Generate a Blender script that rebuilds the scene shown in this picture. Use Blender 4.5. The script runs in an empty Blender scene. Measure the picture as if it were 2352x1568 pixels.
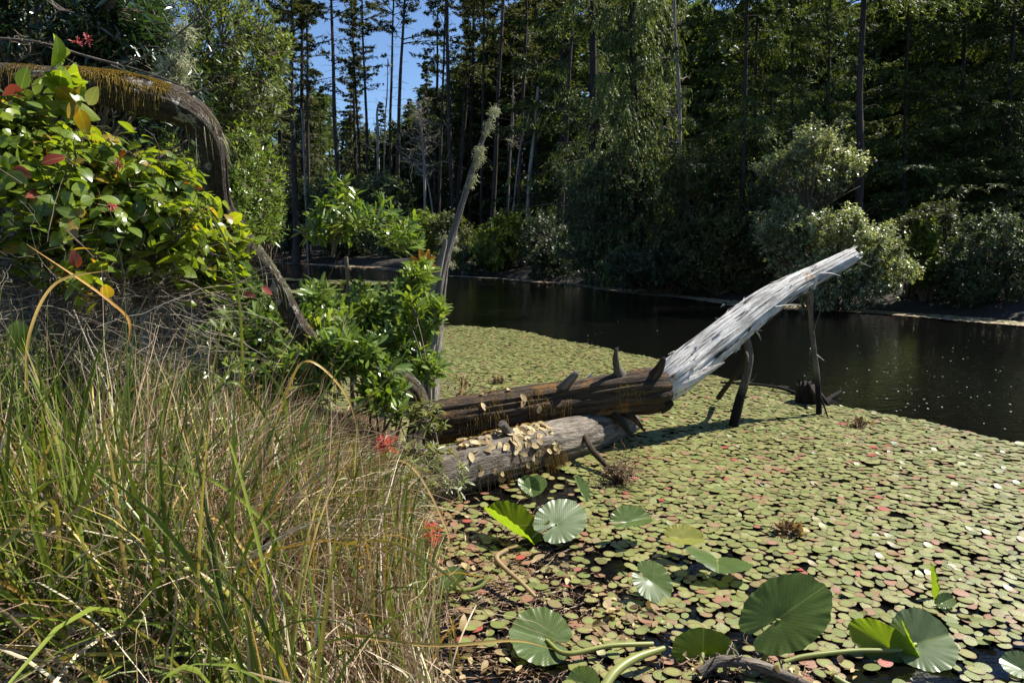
import bpy, math
import numpy as np
from mathutils import Vector, Matrix

sc = bpy.context.scene
COL = sc.collection
# ---------------------------------------------------------------- camera, world, sun, exposure
F, CX, CY, HOR, CAMH = 1568.0, 1176.0, 784.0, 555.0, 1.5
PITCH = math.atan((CY - HOR) / F)
cam_d = bpy.data.cameras.new("camera"); cam = bpy.data.objects.new("camera", cam_d); COL.objects.link(cam)
cam_d.sensor_width = 36.0; cam_d.lens = 24.0; cam_d.clip_start = 0.05; cam_d.clip_end = 5000
cam.location = (0, 0, CAMH); cam.rotation_euler = (math.pi / 2 - PITCH, 0, 0)
sc.camera = cam
SUN_EL = math.radians(50); SUN_AZ = math.atan2(0.90, 0.45)
SUN = Vector((math.sin(SUN_AZ) * math.cos(SUN_EL), math.cos(SUN_AZ) * math.cos(SUN_EL), math.sin(SUN_EL)))
w = bpy.data.worlds.new("World"); sc.world = w; w.use_nodes = True
wn = w.node_tree
bg = wn.nodes["Background"]; sky = wn.nodes.new("ShaderNodeTexSky"); sky.sky_type = 'NISHITA'
sky.sun_disc = False; sky.sun_elevation = SUN_EL; sky.sun_rotation = SUN_AZ
sky.air_density = 1.0; sky.dust_density = 0.0; sky.ozone_density = 5.0; sky.altitude = 1500
bg.inputs["Strength"].default_value = 0.080
wn.links.new(sky.outputs[0], bg.inputs[0])
sl = bpy.data.lights.new("sun", 'SUN'); sl.energy = 5.0; sl.angle = math.radians(0.5); sl.color = (1.0, 0.95, 0.86)
so = bpy.data.objects.new("sun", sl); COL.objects.link(so)
so.rotation_euler = SUN.to_track_quat('Z', 'Y').to_euler(); so.location = (20, 10, 30)
sc.view_settings.view_transform = 'Standard'; sc.view_settings.look = 'None'
sc.view_settings.exposure = 1.05; sc.view_settings.gamma = 1.0
cy = sc.cycles
cy.max_bounces = 5; cy.diffuse_bounces = 2; cy.glossy_bounces = 2; cy.transmission_bounces = 3; cy.transparent_max_bounces = 4
cy.caustics_reflective = False; cy.caustics_refractive = False
cy.sample_clamp_indirect = 4.0

# ---------------------------------------------------------------- helpers
FWD = np.array([0, math.cos(PITCH), -math.sin(PITCH)]); UPV = np.array([0, math.sin(PITCH), math.cos(PITCH)]); CAM = np.array([0, 0, CAMH])
def ray(u, v):
    return FWD + np.array([1.0, 0, 0]) * ((u - CX) / F) + UPV * ((CY - v) / F)
def P(u, v, d):                      # the point of the place seen at (u, v), standing about d metres ahead
    v0 = HOR + CAMH * F / d; k = (CY - v0) / F
    dd = CAMH * (FWD[1] + UPV[1] * k) / -(FWD[2] + UPV[2] * k)
    r = ray(u, v); return CAM + r * (dd / r[1])
def W(u, v, z=0.0):                  # the point of the water sheet seen at (u, v)
    r = ray(u, v); return CAM + r * ((z - CAMH) / r[2])
def proj(p):
    q = p - CAM; f = q @ FWD; f = np.where(np.abs(f) < 1e-6, 1e-6, f)
    return CX + F * q[..., 0] / f, CY - F * (q @ UPV) / f, f
def nrm(a):
    return a / np.maximum(np.linalg.norm(a, axis=-1, keepdims=True), 1e-9)

def _h(i, seed):
    n = i[..., 0] * 374761393 + i[..., 1] * 668265263 + i[..., 2] * 2147483647 + seed * 974634777
    n = (n ^ (n >> 13)) * 1274126177; n = n ^ (n >> 16)
    return (n & 0xffff) / 65535.0
def vnoise(p, seed=0):
    p = np.asarray(p, float); i = np.floor(p).astype(np.int64); f = p - i; f = f * f * (3 - 2 * f); out = 0
    for dx in (0, 1):
        for dy in (0, 1):
            for dz in (0, 1):
                wgt = (f[..., 0] if dx else 1 - f[..., 0]) * (f[..., 1] if dy else 1 - f[..., 1]) * (f[..., 2] if dz else 1 - f[..., 2])
                out = out + wgt * _h(i + np.array([dx, dy, dz]), seed)
    return out
def noise2(x, y, s, seed=0):
    return vnoise(np.stack([x * s, y * s, np.zeros_like(x) + 0.37], -1), seed)

class Geo:
    def __init__(s): s.v = []; s.f = []; s.t = []; s.c = []; s.n = 0
    def add(s, v, f, t=0.5, tc=None):
        v = np.asarray(v, float).reshape(-1, 3); f = np.asarray(f, np.int64)
        s.v.append(v); s.f.append(f + s.n); n = len(v); s.n += n
        s.t.append(np.broadcast_to(np.asarray(t, float), (n,)).copy())
        s.c.append(v.copy() if tc is None else np.asarray(tc, float).reshape(-1, 3))
        return s
    def build(s, name, mat, parent=None, smooth=True, origin=None):
        V = np.concatenate(s.v)
        if parent is not None: V = V - np.array(parent.location)
        elif origin is not None: V = V - np.array(origin)
        me = bpy.data.meshes.new(name); me.vertices.add(len(V)); me.vertices.foreach_set('co', V.astype(np.float32).ravel())
        ls = np.concatenate([np.full(len(f), f.shape[1]) for f in s.f]); li = np.concatenate([f.ravel() for f in s.f])
        me.loops.add(len(li)); me.loops.foreach_set('vertex_index', li.astype(np.int32))
        me.polygons.add(len(ls)); st = np.concatenate([[0], np.cumsum(ls)[:-1]])
        me.polygons.foreach_set('loop_start', st.astype(np.int32))
        if smooth: me.polygons.foreach_set('use_smooth', np.ones(len(ls), bool))
        me.update(calc_edges=True)
        a = me.attributes.new('t', 'FLOAT', 'POINT'); a.data.foreach_set('value', np.concatenate(s.t).astype(np.float32))
        a = me.attributes.new('tc', 'FLOAT_VECTOR', 'POINT'); a.data.foreach_set('vector', np.concatenate(s.c).astype(np.float32).ravel())
        me.materials.append(mat)
        o = bpy.data.objects.new(name, me); COL.objects.link(o)
        if parent is not None: o.parent = parent
        elif origin is not None: o.location = origin
        return o
def thing(name, label, cat, loc, group=None):
    o = bpy.data.objects.new(name, None); o.empty_display_size = 0.2; COL.objects.link(o)
    o.location = loc; o['label'] = label; o['category'] = cat
    if group: o['group'] = group
    bpy.context.view_layer.update()
    return o
def tag(o, label, cat, group=None, kind=None):
    o['label'] = label; o['category'] = cat
    if group: o['group'] = group
    if kind: o['kind'] = kind
    return o

def catmull(pts, K):
    pts = np.asarray(pts, float); n = len(pts)
    if n == 2: return pts[0] + (pts[1] - pts[0]) * np.linspace(0, 1, K)[:, None]
    p = np.vstack([2 * pts[0] - pts[1], pts, 2 * pts[-1] - pts[-2]])
    u = np.linspace(0, n - 1, K); i = np.minimum(u.astype(int), n - 2); f = (u - i)[:, None]
    a, b, c, d = p[i], p[i + 1], p[i + 2], p[i + 3]
    return 0.5 * (2 * b + (c - a) * f + (2 * a - 5 * b + 4 * c - d) * f ** 2 + (3 * b - 3 * c + d - a) * f ** 3)
def tube(g, pts, rad, sides=24, K=80, disp=None, t=0.5, cap=True, seed=0, flat=1.0):
    """one detailed tube; disp(theta, s_metres, u) -> relative radius change"""
    q = np.column_stack([np.asarray(pts, float), np.asarray(rad, float)])
    c = catmull(q, K); pos, r = c[:, :3], np.maximum(c[:, 3], 1e-4)
    T = nrm(np.gradient(pos, axis=0)); s = np.concatenate([[0], np.cumsum(np.linalg.norm(np.diff(pos, axis=0), axis=1))])
    N = np.zeros_like(T); ref = np.array([0, 0, 1.0]) if abs(T[0, 2]) < 0.9 else np.array([0, 1.0, 0])
    N[0] = nrm(ref - T[0] * (ref @ T[0]))
    for k in range(1, K): N[k] = nrm(N[k - 1] - T[k] * (N[k - 1] @ T[k]))
    B = np.cross(T, N)
    th = np.linspace(0, 2 * math.pi, sides, endpoint=False)
    TH, S = np.meshgrid(th, s); U = S / s[-1]
    R = r[:, None] * (1 + (disp(TH, S, U) if disp else 0))
    V = pos[:, None] + N[:, None] * (np.cos(TH) * R)[..., None] + B[:, None] * (np.sin(TH) * R * flat)[..., None]
    i = np.arange(K - 1)[:, None]; j = np.arange(sides)[None]
    f = np.stack([i * sides + j, i * sides + (j + 1) % sides, (i + 1) * sides + (j + 1) % sides, (i + 1) * sides + j], -1).reshape(-1, 4)
    r0 = max(r.max(), 1e-3)
    tc = np.stack([np.cos(TH) * r0, np.sin(TH) * r0, S], -1) + seed * 3.1
    tt = np.broadcast_to(t(TH, S, U) if callable(t) else t, TH.shape).ravel()
    g.add(V.reshape(-1, 3), f, tt, tc)
    if cap:
        for k, sgn in ((0, -1), (K - 1, 1)):
            ring = V[k]; cen = ring.mean(0) + T[k] * sgn * r[k] * 0.15
            vv = np.vstack([ring, cen]); ff = np.array([[a, (a + 1) % sides, sides] for a in range(sides)])
            g.add(vv, ff if sgn > 0 else ff[:, ::-1], tt.mean() if not callable(t) else 0.5, np.vstack([tc[k], tc[k].mean(0)]))
    return pos, N, B, r, s
def tubes(g, C, R, sides=4, t=0.5):
    """many thin tubes at once: C (M,K,3), R (M,K)"""
    M, K = C.shape[:2]; T = nrm(np.gradient(C, axis=1))
    ref = np.where(np.abs(T[..., 2:3]) < 0.85, np.array([0, 0, 1.0]), np.array([1.0, 0, 0]))
    N = nrm(np.cross(T, ref)); B = np.cross(T, N); th = np.linspace(0, 2 * math.pi, sides, endpoint=False)
    V = C[:, :, None] + N[:, :, None] * (np.cos(th)[None, None] * R[..., None])[..., None] + B[:, :, None] * (np.sin(th)[None, None] * R[..., None])[..., None]
    i = np.arange(K - 1)[:, None]; j = np.arange(sides)[None]
    f = np.stack([i * sides + j, i * sides + (j + 1) % sides, (i + 1) * sides + (j + 1) % sides, (i + 1) * sides + j], -1).reshape(-1, 4)
    f = (f[None] + (np.arange(M) * K * sides)[:, None, None]).reshape(-1, 4)
    tt = np.repeat(np.broadcast_to(t, (M,)), K * sides)
    g.add(V.reshape(-1, 3), f, tt)
def ribbons(g, C, Wd, face, t=0.5, fold=0.0):
    """many blades: C (M,K,3), Wd (M,K), face (M,3) the way the flat side looks"""
    M, K = C.shape[:2]; T = nrm(np.gradient(C, axis=1)); S = nrm(np.cross(T, face[:, None, :])); Nn = np.cross(S, T)
    A = C + S * Wd[..., None] / 2 + Nn * (Wd * fold)[..., None]; D = C - S * Wd[..., None] / 2 + Nn * (Wd * fold)[..., None]
    tt = np.broadcast_to(t, (M,))
    if fold:
        V = np.stack([A, C, D], 2); n = 3
    else:
        V = np.stack([A, D], 2); n = 2
    i = np.arange(K - 1)[:, None] * n; j = np.arange(n - 1)[None]
    f = np.stack([i + j, i + j + 1, i + n + j + 1, i + n + j], -1).reshape(-1, 4)
    f = (f[None] + (np.arange(M) * K * n)[:, None, None]).reshape(-1, 4)
    g.add(V.reshape(-1, 3), f, np.repeat(tt, K * n))
def leaf_template(kind):
    if kind == 'diamond': return np.array([[0, 0, 0], [.45, .5, .06], [1, 0, 0], [.45, -.5, .06]]), np.array([[0, 2, 1], [0, 3, 2]])
    if kind == 'ovate': xs = np.array([0, .12, .3, .5, .7, .88, 1.0]); ws = np.array([.04, .6, .96, 1.0, .8, .42, .0]); cz = -.22; lift = .16
    if kind == 'lance': xs = np.array([0, .2, .45, .7, .9, 1.0]); ws = np.array([.08, .5, .92, 1.0, .6, .0]); cz = -.12; lift = .22
    n = len(xs); v = []
    for x, wv in zip(xs, ws):
        z = cz * x * x
        v += [[x, wv / 2, z + lift * wv / 2], [x, 0, z], [x, -wv / 2, z + lift * wv / 2]]
    f = []
    for k in range(n - 1):
        a = k * 3; f += [[a, a + 1, a + 4, a + 3], [a + 1, a + 2, a + 5, a + 4]]
    return np.array(v), np.array(f)
def leaves(g, pos, xd, zd, L, wd, kind='diamond', t=0.5, curl=None):
    """pos (M,3), xd leaf direction, zd its upper side, L length, wd width"""
    tv, tf = leaf_template(kind); M = len(pos); X = nrm(xd); Y = nrm(np.cross(zd, X)); Z = np.cross(X, Y)
    L = np.broadcast_to(L, (M,)); wd = np.broadcast_to(wd, (M,))
    tvz = np.repeat(tv[None], M, 0)
    if curl is not None: tvz[:, :, 2] += -np.asarray(curl)[:, None] * (tvz[:, :, 0] ** 2)
    V = pos[:, None] + X[:, None] * (tvz[:, :, 0] * L[:, None])[..., None] + Y[:, None] * (tvz[:, :, 1] * wd[:, None])[..., None] + Z[:, None] * (tvz[:, :, 2] * wd[:, None])[..., None]
    n = len(tv); f = (tf[None] + (np.arange(M) * n)[:, None, None]).reshape(-1, tf.shape[1])
    loc = np.repeat(tv[None], M, 0).reshape(-1, 3)
    g.add(V.reshape(-1, 3), f, np.repeat(np.broadcast_to(t, (M,)), n), loc)
def rv(rng, n, s=1.0): return rng.normal(size=(n, 3)) * s

# ---------------------------------------------------------------- materials
def newmat(name):
    m = bpy.data.materials.new(name); m.use_nodes = True; nt = m.node_tree; nt.nodes.clear()
    out = nt.nodes.new('ShaderNodeOutputMaterial'); return m, nt, out
def nd(nt, typ, **kw):
    n = nt.nodes.new(typ)
    for k, v in kw.items(): setattr(n, k, v)
    return n
def ramp(nt, fac, stops, interp='LINEAR'):
    r = nd(nt, 'ShaderNodeValToRGB'); cr = r.color_ramp; cr.interpolation = interp
    while len(cr.elements) < len(stops): cr.elements.new(0.5)
    for e, (p, c) in zip(cr.elements, stops): e.position = p; e.color = (*c, 1) if len(c) == 3 else c
    nt.links.new(fac, r.inputs[0]); return r.outputs[0]
def noise(nt, vec, scale, detail=4, rough=0.6, dist=0.0):
    n = nd(nt, 'ShaderNodeTexNoise'); n.inputs['Scale'].default_value = scale; n.inputs['Detail'].default_value = detail
    n.inputs['Roughness'].default_value = rough; n.inputs['Distortion'].default_value = dist
    if vec is not None: nt.links.new(vec, n.inputs['Vector'])
    return n.outputs['Fac']
def mixc(nt, fac, a, b, mode='MIX'):
    m = nd(nt, 'ShaderNodeMix', data_type='RGBA', blend_type=mode)
    for sock, val in ((m.inputs[0], fac), (m.inputs[6], a), (m.inputs[7], b)):
        if hasattr(val, 'links'): nt.links.new(val, sock)
        elif isinstance(val, tuple): sock.default_value = (*val, 1)
        else: sock.default_value = val
    return m.outputs[2]
def attr(nt, name):
    a = nd(nt, 'ShaderNodeAttribute', attribute_name=name); return a
def scaled(nt, vec, s):
    m = nd(nt, 'ShaderNodeMapping'); m.inputs['Scale'].default_value = s; nt.links.new(vec, m.inputs[0]); return m.outputs[0]
def bump(nt, h, strength, dist=0.01):
    b = nd(nt, 'ShaderNodeBump'); b.inputs['Strength'].default_value = strength; b.inputs['Distance'].default_value = dist
    nt.links.new(h, b.inputs['Height']); return b.outputs[0]
def leafmat(name, stops, trans=0.35, rough=0.4, spec=0.5, tcol=(1.3, 1.25, 0.5), vein=False, rim=None):
    m, nt, out = newmat(name); t = attr(nt, 't').outputs['Fac']
    col = ramp(nt, t, stops)
    if vein:
        tc = attr(nt, 'tc'); sx = nd(nt, 'ShaderNodeSeparateXYZ'); nt.links.new(tc.outputs['Vector'], sx.inputs[0])
        ab = nd(nt, 'ShaderNodeMath', operation='ABSOLUTE'); nt.links.new(sx.outputs[1], ab.inputs[0])
        mid = ramp(nt, ab.outputs[0], [(0.0, (1, 1, 1)), (0.045, (0, 0, 0))])
        col = mixc(nt, mid, col, mixc(nt, 0.55, col, (0.45, 0.5, 0.15)))
        n = noise(nt, None, 9.0, 3); g = nd(nt, 'ShaderNodeTexCoord'); nt.links.new(g.outputs['Object'], nt.nodes[-2].inputs['Vector']) if False else None
        sp = noise(nt, attr(nt, 'tc').outputs['Vector'], 5.0, 2)
        col = mixc(nt, ramp(nt, sp, [(0.45, (0, 0, 0)), (0.75, (.5, .5, .5))]), col, mixc(nt, 0.5, col, (0.12, 0.13, 0.02)))
    p = nd(nt, 'ShaderNodeBsdfPrincipled'); nt.links.new(col, p.inputs['Base Color']); p.inputs['Roughness'].default_value = rough
    p.inputs['Specular IOR Level'].default_value = spec
    tr = nd(nt, 'ShaderNodeBsdfTranslucent'); nt.links.new(mixc(nt, 1.0, col, tcol, 'MULTIPLY'), tr.inputs[0])
    mx = nd(nt, 'ShaderNodeMixShader'); mx.inputs[0].default_value = trans
    nt.links.new(p.outputs[0], mx.inputs[1]); nt.links.new(tr.outputs[0], mx.inputs[2]); nt.links.new(mx.outputs[0], out.inputs[0])
    return m
def barkmat(name, dark, light, moss=None, stops=(.32, .62), moss_amt=0.5, stretch=0.12, scale=40, bs=0.8, rough=0.85, extra=None, extra_stops=(0.55, 0.65), gscale=3.0, cracks=0.0, wet=False):
    m, nt, out = newmat(name); tc = attr(nt, 'tc').outputs['Vector']
    v = scaled(nt, tc, (1, 1, stretch)); n1 = noise(nt, v, scale, 6, 0.7, 0.4); n2 = noise(nt, tc, gscale, 4)
    n3 = noise(nt, v, scale * 3, 3)
    col = ramp(nt, n1, [(stops[0], dark), (stops[1], light)])
    col = mixc(nt, ramp(nt, n2, [(0.35, (0, 0, 0)), (0.7, (1, 1, 1))]), col, mixc(nt, 0.55, col, dark))
    if extra:
        col = mixc(nt, ramp(nt, noise(nt, tc, gscale * 1.7, 5, 0.65), [(extra_stops[0], (0, 0, 0)), (extra_stops[1], (1, 1, 1))]), col, extra)
    if cracks:
        cn = noise(nt, scaled(nt, tc, (1, 1, .045)), 15, 4, .55, .6); cn2 = noise(nt, scaled(nt, tc, (1, 1, .12)), 26, 4, .6, .5)
        col = mixc(nt, ramp(nt, cn, [(.5 - cracks, (0, 0, 0)), (.5 - cracks * .4, (1, 1, 1)), (.5 + cracks * .4, (1, 1, 1)), (.5 + cracks, (0, 0, 0))]), col, (.035, .028, .022))
        col = mixc(nt, ramp(nt, cn2, [(.66, (0, 0, 0)), (.69, (1, 1, 1))]), col, (.02, .016, .012))
    if wet:
        gp = nd(nt, 'ShaderNodeNewGeometry'); sz = nd(nt, 'ShaderNodeSeparateXYZ'); nt.links.new(gp.outputs['Position'], sz.inputs[0])
        wz = nd(nt, 'ShaderNodeMath', operation='MULTIPLY_ADD'); wz.inputs[1].default_value = .25; nt.links.new(n2, wz.inputs[0]); nt.links.new(sz.outputs[2], wz.inputs[2])
        col = mixc(nt, ramp(nt, wz.outputs[0], [(.40, (1, 1, 1)), (.50, (0, 0, 0))]), col, (.010, .008, .007))
    if moss:
        g = nd(nt, 'ShaderNodeNewGeometry'); s = nd(nt, 'ShaderNodeSeparateXYZ'); nt.links.new(g.outputs['Normal'], s.inputs[0])
        a = nd(nt, 'ShaderNodeMath', operation='ADD'); nt.links.new(s.outputs[2], a.inputs[0]); nt.links.new(noise(nt, tc, 9, 5), a.inputs[1])
        col = mixc(nt, ramp(nt, a.outputs[0], [(1.3 - moss_amt, (0, 0, 0)), (1.5 - moss_amt, (1, 1, 1))]), col, moss)
    p = nd(nt, 'ShaderNodeBsdfPrincipled'); nt.links.new(col, p.inputs['Base Color']); p.inputs['Roughness'].default_value = rough
    p.inputs['Specular IOR Level'].default_value = 0.25
    ad = nd(nt, 'ShaderNodeMath', operation='ADD'); nt.links.new(n1, ad.inputs[0]); nt.links.new(n3, ad.inputs[1])
    nt.links.new(bump(nt, ad.outputs[0], bs, 0.02), p.inputs['Normal']); nt.links.new(p.outputs[0], out.inputs[0]); return m
def plainmat(name, stops, rough=0.8, spec=0.3, use='t'):
    m, nt, out = newmat(name); col = ramp(nt, attr(nt, 't').outputs['Fac'], stops)
    p = nd(nt, 'ShaderNodeBsdfPrincipled'); nt.links.new(col, p.inputs['Base Color']); p.inputs['Roughness'].default_value = rough
    p.inputs['Specular IOR Level'].default_value = spec; nt.links.new(p.outputs[0], out.inputs[0]); return m

M = {}
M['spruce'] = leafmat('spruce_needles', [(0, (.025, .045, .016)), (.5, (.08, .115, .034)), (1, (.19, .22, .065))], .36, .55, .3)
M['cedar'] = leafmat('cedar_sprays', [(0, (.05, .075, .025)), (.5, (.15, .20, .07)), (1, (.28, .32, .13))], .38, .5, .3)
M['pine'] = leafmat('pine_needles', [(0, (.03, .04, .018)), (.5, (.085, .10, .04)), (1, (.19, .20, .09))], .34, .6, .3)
M['olive'] = leafmat('olive_foliage', [(0, (.03, .04, .015)), (.5, (.08, .10, .03)), (1, (.17, .18, .06))], .35, .5, .3)
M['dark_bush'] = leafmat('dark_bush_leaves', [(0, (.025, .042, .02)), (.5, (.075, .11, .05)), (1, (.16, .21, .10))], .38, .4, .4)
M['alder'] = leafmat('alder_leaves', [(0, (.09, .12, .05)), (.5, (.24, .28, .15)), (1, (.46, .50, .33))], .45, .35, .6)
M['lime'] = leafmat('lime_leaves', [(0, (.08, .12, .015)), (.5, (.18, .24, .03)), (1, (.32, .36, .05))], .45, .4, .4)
M['myrtle'] = leafmat('myrtle_leaves', [(0, (.045, .10, .012)), (.4, (.115, .19, .03)), (.8, (.21, .29, .06)), (.97, (.32, .38, .10)), (1, (.5, .2, .03))], .38, .28, .6, (1.3, 1.3, .4), vein=True)
M['salal'] = leafmat('salal_leaves', [(0, (.045, .09, .014)), (.35, (.12, .19, .025)), (.75, (.21, .29, .03)), (.93, (.27, .32, .02)), (.955, (.40, .07, .05)), (1, (.14, .012, .012))], .50, .30, .6, (1.6, 1.45, .35), vein=True)
M['sedge'] = leafmat('sedge_blades', [(0, (.06, .095, .014)), (.45, (.14, .19, .025)), (.72, (.27, .30, .045)), (.85, (.48, .38, .12)), (.95, (.46, .24, .05)), (1, (.50, .42, .24))], .22, .38, .4, (1.3, 1.25, .45))
M['straw'] = leafmat('straw_blades', [(0, (.16, .12, .06)), (.35, (.32, .25, .14)), (.7, (.48, .40, .25)), (1, (.66, .59, .42))], .12, .5, .3, (1.1, 1.0, .7))
M['dry_fine'] = leafmat('dry_rush', [(0, (.10, .06, .035)), (.4, (.25, .15, .09)), (.75, (.40, .28, .18)), (1, (.52, .42, .28))], .2, .6, .3, (1.1, 1.0, .8))
M['twig'] = plainmat('grey_twig', [(0, (.05, .04, .028)), (.5, (.17, .135, .095)), (1, (.40, .35, .27))])
M['stem'] = plainmat('brown_stem', [(0, (.05, .035, .022)), (.5, (.12, .09, .06)), (1, (.24, .19, .13))])
M['dark_bark'] = barkmat('dark_bark', (.018, .014, .012), (.075, .06, .05), stretch=.2, scale=18, bs=.6)
M['pine_bark'] = barkmat('pine_bark', (.022, .017, .014), (.085, .068, .055), stretch=.25, scale=12, bs=.6)
M['grey_bark'] = barkmat('grey_bark', (.16, .14, .12), (.42, .39, .34), stretch=.2, scale=14, bs=.5)
M['deadleaf'] = leafmat('dead_leaves', [(0, (.10, .06, .03)), (.4, (.32, .22, .10)), (.8, (.52, .40, .20)), (1, (.60, .48, .28))], .25, .6, .3, (1.1, 1, .6))
M['moss'] = leafmat('moss', [(0, (.10, .065, .03)), (.45, (.22, .15, .035)), (.8, (.38, .27, .04)), (1, (.42, .36, .10))], .25, .8, .1, (1.2, 1.1, .5))
M['lichen'] = leafmat('lichen', [(0, (.28, .28, .17)), (.6, (.42, .43, .27)), (1, (.55, .56, .40))], .25, .9, .1, (1.1, 1.1, .8))
M['redleaf'] = leafmat('red_leaves', [(0, (.20, .02, .015)), (.5, (.45, .05, .03)), (1, (.60, .16, .06))], .4, .4, .4, (1.4, .8, .6))
M['fern'] = leafmat('orange_fern', [(0, (.30, .12, .02)), (.5, (.50, .26, .04)), (1, (.62, .40, .08))], .4, .5, .3, (1.3, 1.0, .4))
M['arch_bark'] = barkmat('arch_bark', (.022, .017, .012), (.12, .095, .07), stretch=.5, scale=45, bs=1.0, extra=(.40, .37, .31), extra_stops=(.56, .60), gscale=7, moss=(.13, .09, .03), moss_amt=.12)
M['log_bark'] = barkmat('log_wood', (.018, .012, .007), (.17, .115, .07), stretch=.10, scale=34, bs=1.2, extra=(.24, .12, .035), extra_stops=(.56, .64), gscale=3.5, cracks=.014)
M['sunk_bark'] = barkmat('sunk_log_bark', (.04, .03, .022), (.30, .255, .20), stretch=.25, scale=28, bs=.9)
M['silver'] = barkmat('silver_wood', (.13, .11, .09), (.84, .81, .75), stops=(.30, .46), stretch=.05, scale=38, bs=1.0, rough=.65, extra=(.50, .28, .13), extra_stops=(.60, .66), gscale=4.5, cracks=.022)
M['prop_bark'] = barkmat('prop_wood', (.05, .04, .03), (.27, .23, .175), stretch=.25, scale=60, bs=.8, wet=True)
M['stump'] = barkmat('stump_wood', (.012, .009, .007), (.07, .052, .04), stretch=.3, scale=40, bs=1.2)
M['snag'] = barkmat('snag_wood', (.09, .075, .06), (.55, .50, .42), stretch=.06, scale=50, bs=1.2)

# water
m, nt, out = newmat('water'); p = nd(nt, 'ShaderNodeBsdfPrincipled'); p.inputs['Base Color'].default_value = (.003, .003, .0025, 1)
p.inputs['Roughness'].default_value = .035; p.inputs['IOR'].default_value = 1.33
ge = nd(nt, 'ShaderNodeNewGeometry'); v1 = scaled(nt, ge.outputs['Position'], (1, 1.6, 1))
n1 = noise(nt, v1, 9.0, 3, .6); n2 = noise(nt, v1, 2.2, 2, .5)
ad = nd(nt, 'ShaderNodeMath', operation='ADD'); nt.links.new(n1, ad.inputs[0]); nt.links.new(n2, ad.inputs[1])
nt.links.new(bump(nt, ad.outputs[0], .45, .012), p.inputs['Normal']); nt.links.new(p.outputs[0], out.inputs[0]); M['water'] = m
# ground
m, nt, out = newmat('forest_soil'); ge = nd(nt, 'ShaderNodeNewGeometry'); n1 = noise(nt, ge.outputs['Position'], 6, 8, .7); n2 = noise(nt, ge.outputs['Position'], 60, 4)
col = ramp(nt, n1, [(.3, (.008, .006, .004)), (.55, (.03, .022, .014)), (.8, (.07, .05, .03))])
p = nd(nt, 'ShaderNodeBsdfPrincipled'); nt.links.new(col, p.inputs['Base Color']); p.inputs['Roughness'].default_value = .95
nt.links.new(bump(nt, n2, 1.0, .03), p.inputs['Normal']); nt.links.new(p.outputs[0], out.inputs[0]); M['soil'] = m
# small floating pads: tc = (local x, local y, random)
m, nt, out = newmat('floating_pads'); t = attr(nt, 't').outputs['Fac']; tc = attr(nt, 'tc').outputs['Vector']
base = ramp(nt, t, [(0, (.085, .12, .025)), (.35, (.155, .195, .045)), (.62, (.225, .245, .075)), (.80, (.20, .16, .065)), (.88, (.26, .13, .075)), (.95, (.30, .09, .06)), (1, (.36, .05, .04))])
sp = nd(nt, 'ShaderNodeSeparateXYZ'); nt.links.new(tc, sp.inputs[0])
cb = nd(nt, 'ShaderNodeCombineXYZ'); nt.links.new(sp.outputs[0], cb.inputs[0]); nt.links.new(sp.outputs[1], cb.inputs[1])
ln = nd(nt, 'ShaderNodeVectorMath', operation='LENGTH'); nt.links.new(cb.outputs[0], ln.inputs[0])
rim = ramp(nt, ln.outputs['Value'], [(.55, (0, 0, 0)), (.95, (1, 1, 1))])
rr = ramp(nt, sp.outputs[2], [(.1, (.1, .1, .1)), (1.0, (.85, .85, .85))])
f2 = mixc(nt, 1.0, rim, rr, 'MULTIPLY')
col = mixc(nt, f2, base, (.15, .055, .035))
fl = noise(nt, scaled(nt, tc, (1, 1, 40)), 4.0, 5, .7)
col = mixc(nt, ramp(nt, fl, [(.5, (0, 0, 0)), (.66, (.75, .75, .75))]), col, (.15, .09, .04))
fl2 = noise(nt, scaled(nt, tc, (1, 1, 40)), 14.0, 2, .5)
col = mixc(nt, ramp(nt, fl2, [(.70, (0, 0, 0)), (.74, (.8, .8, .8))]), col, (.5, .48, .36))
p = nd(nt, 'ShaderNodeBsdfPrincipled'); nt.links.new(col, p.inputs['Base Color']); p.inputs['Roughness'].default_value = .42
nt.links.new(bump(nt, fl, .35, .004), p.inputs['Normal']); nt.links.new(p.outputs[0], out.inputs[0]); M['pad'] = m
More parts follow.
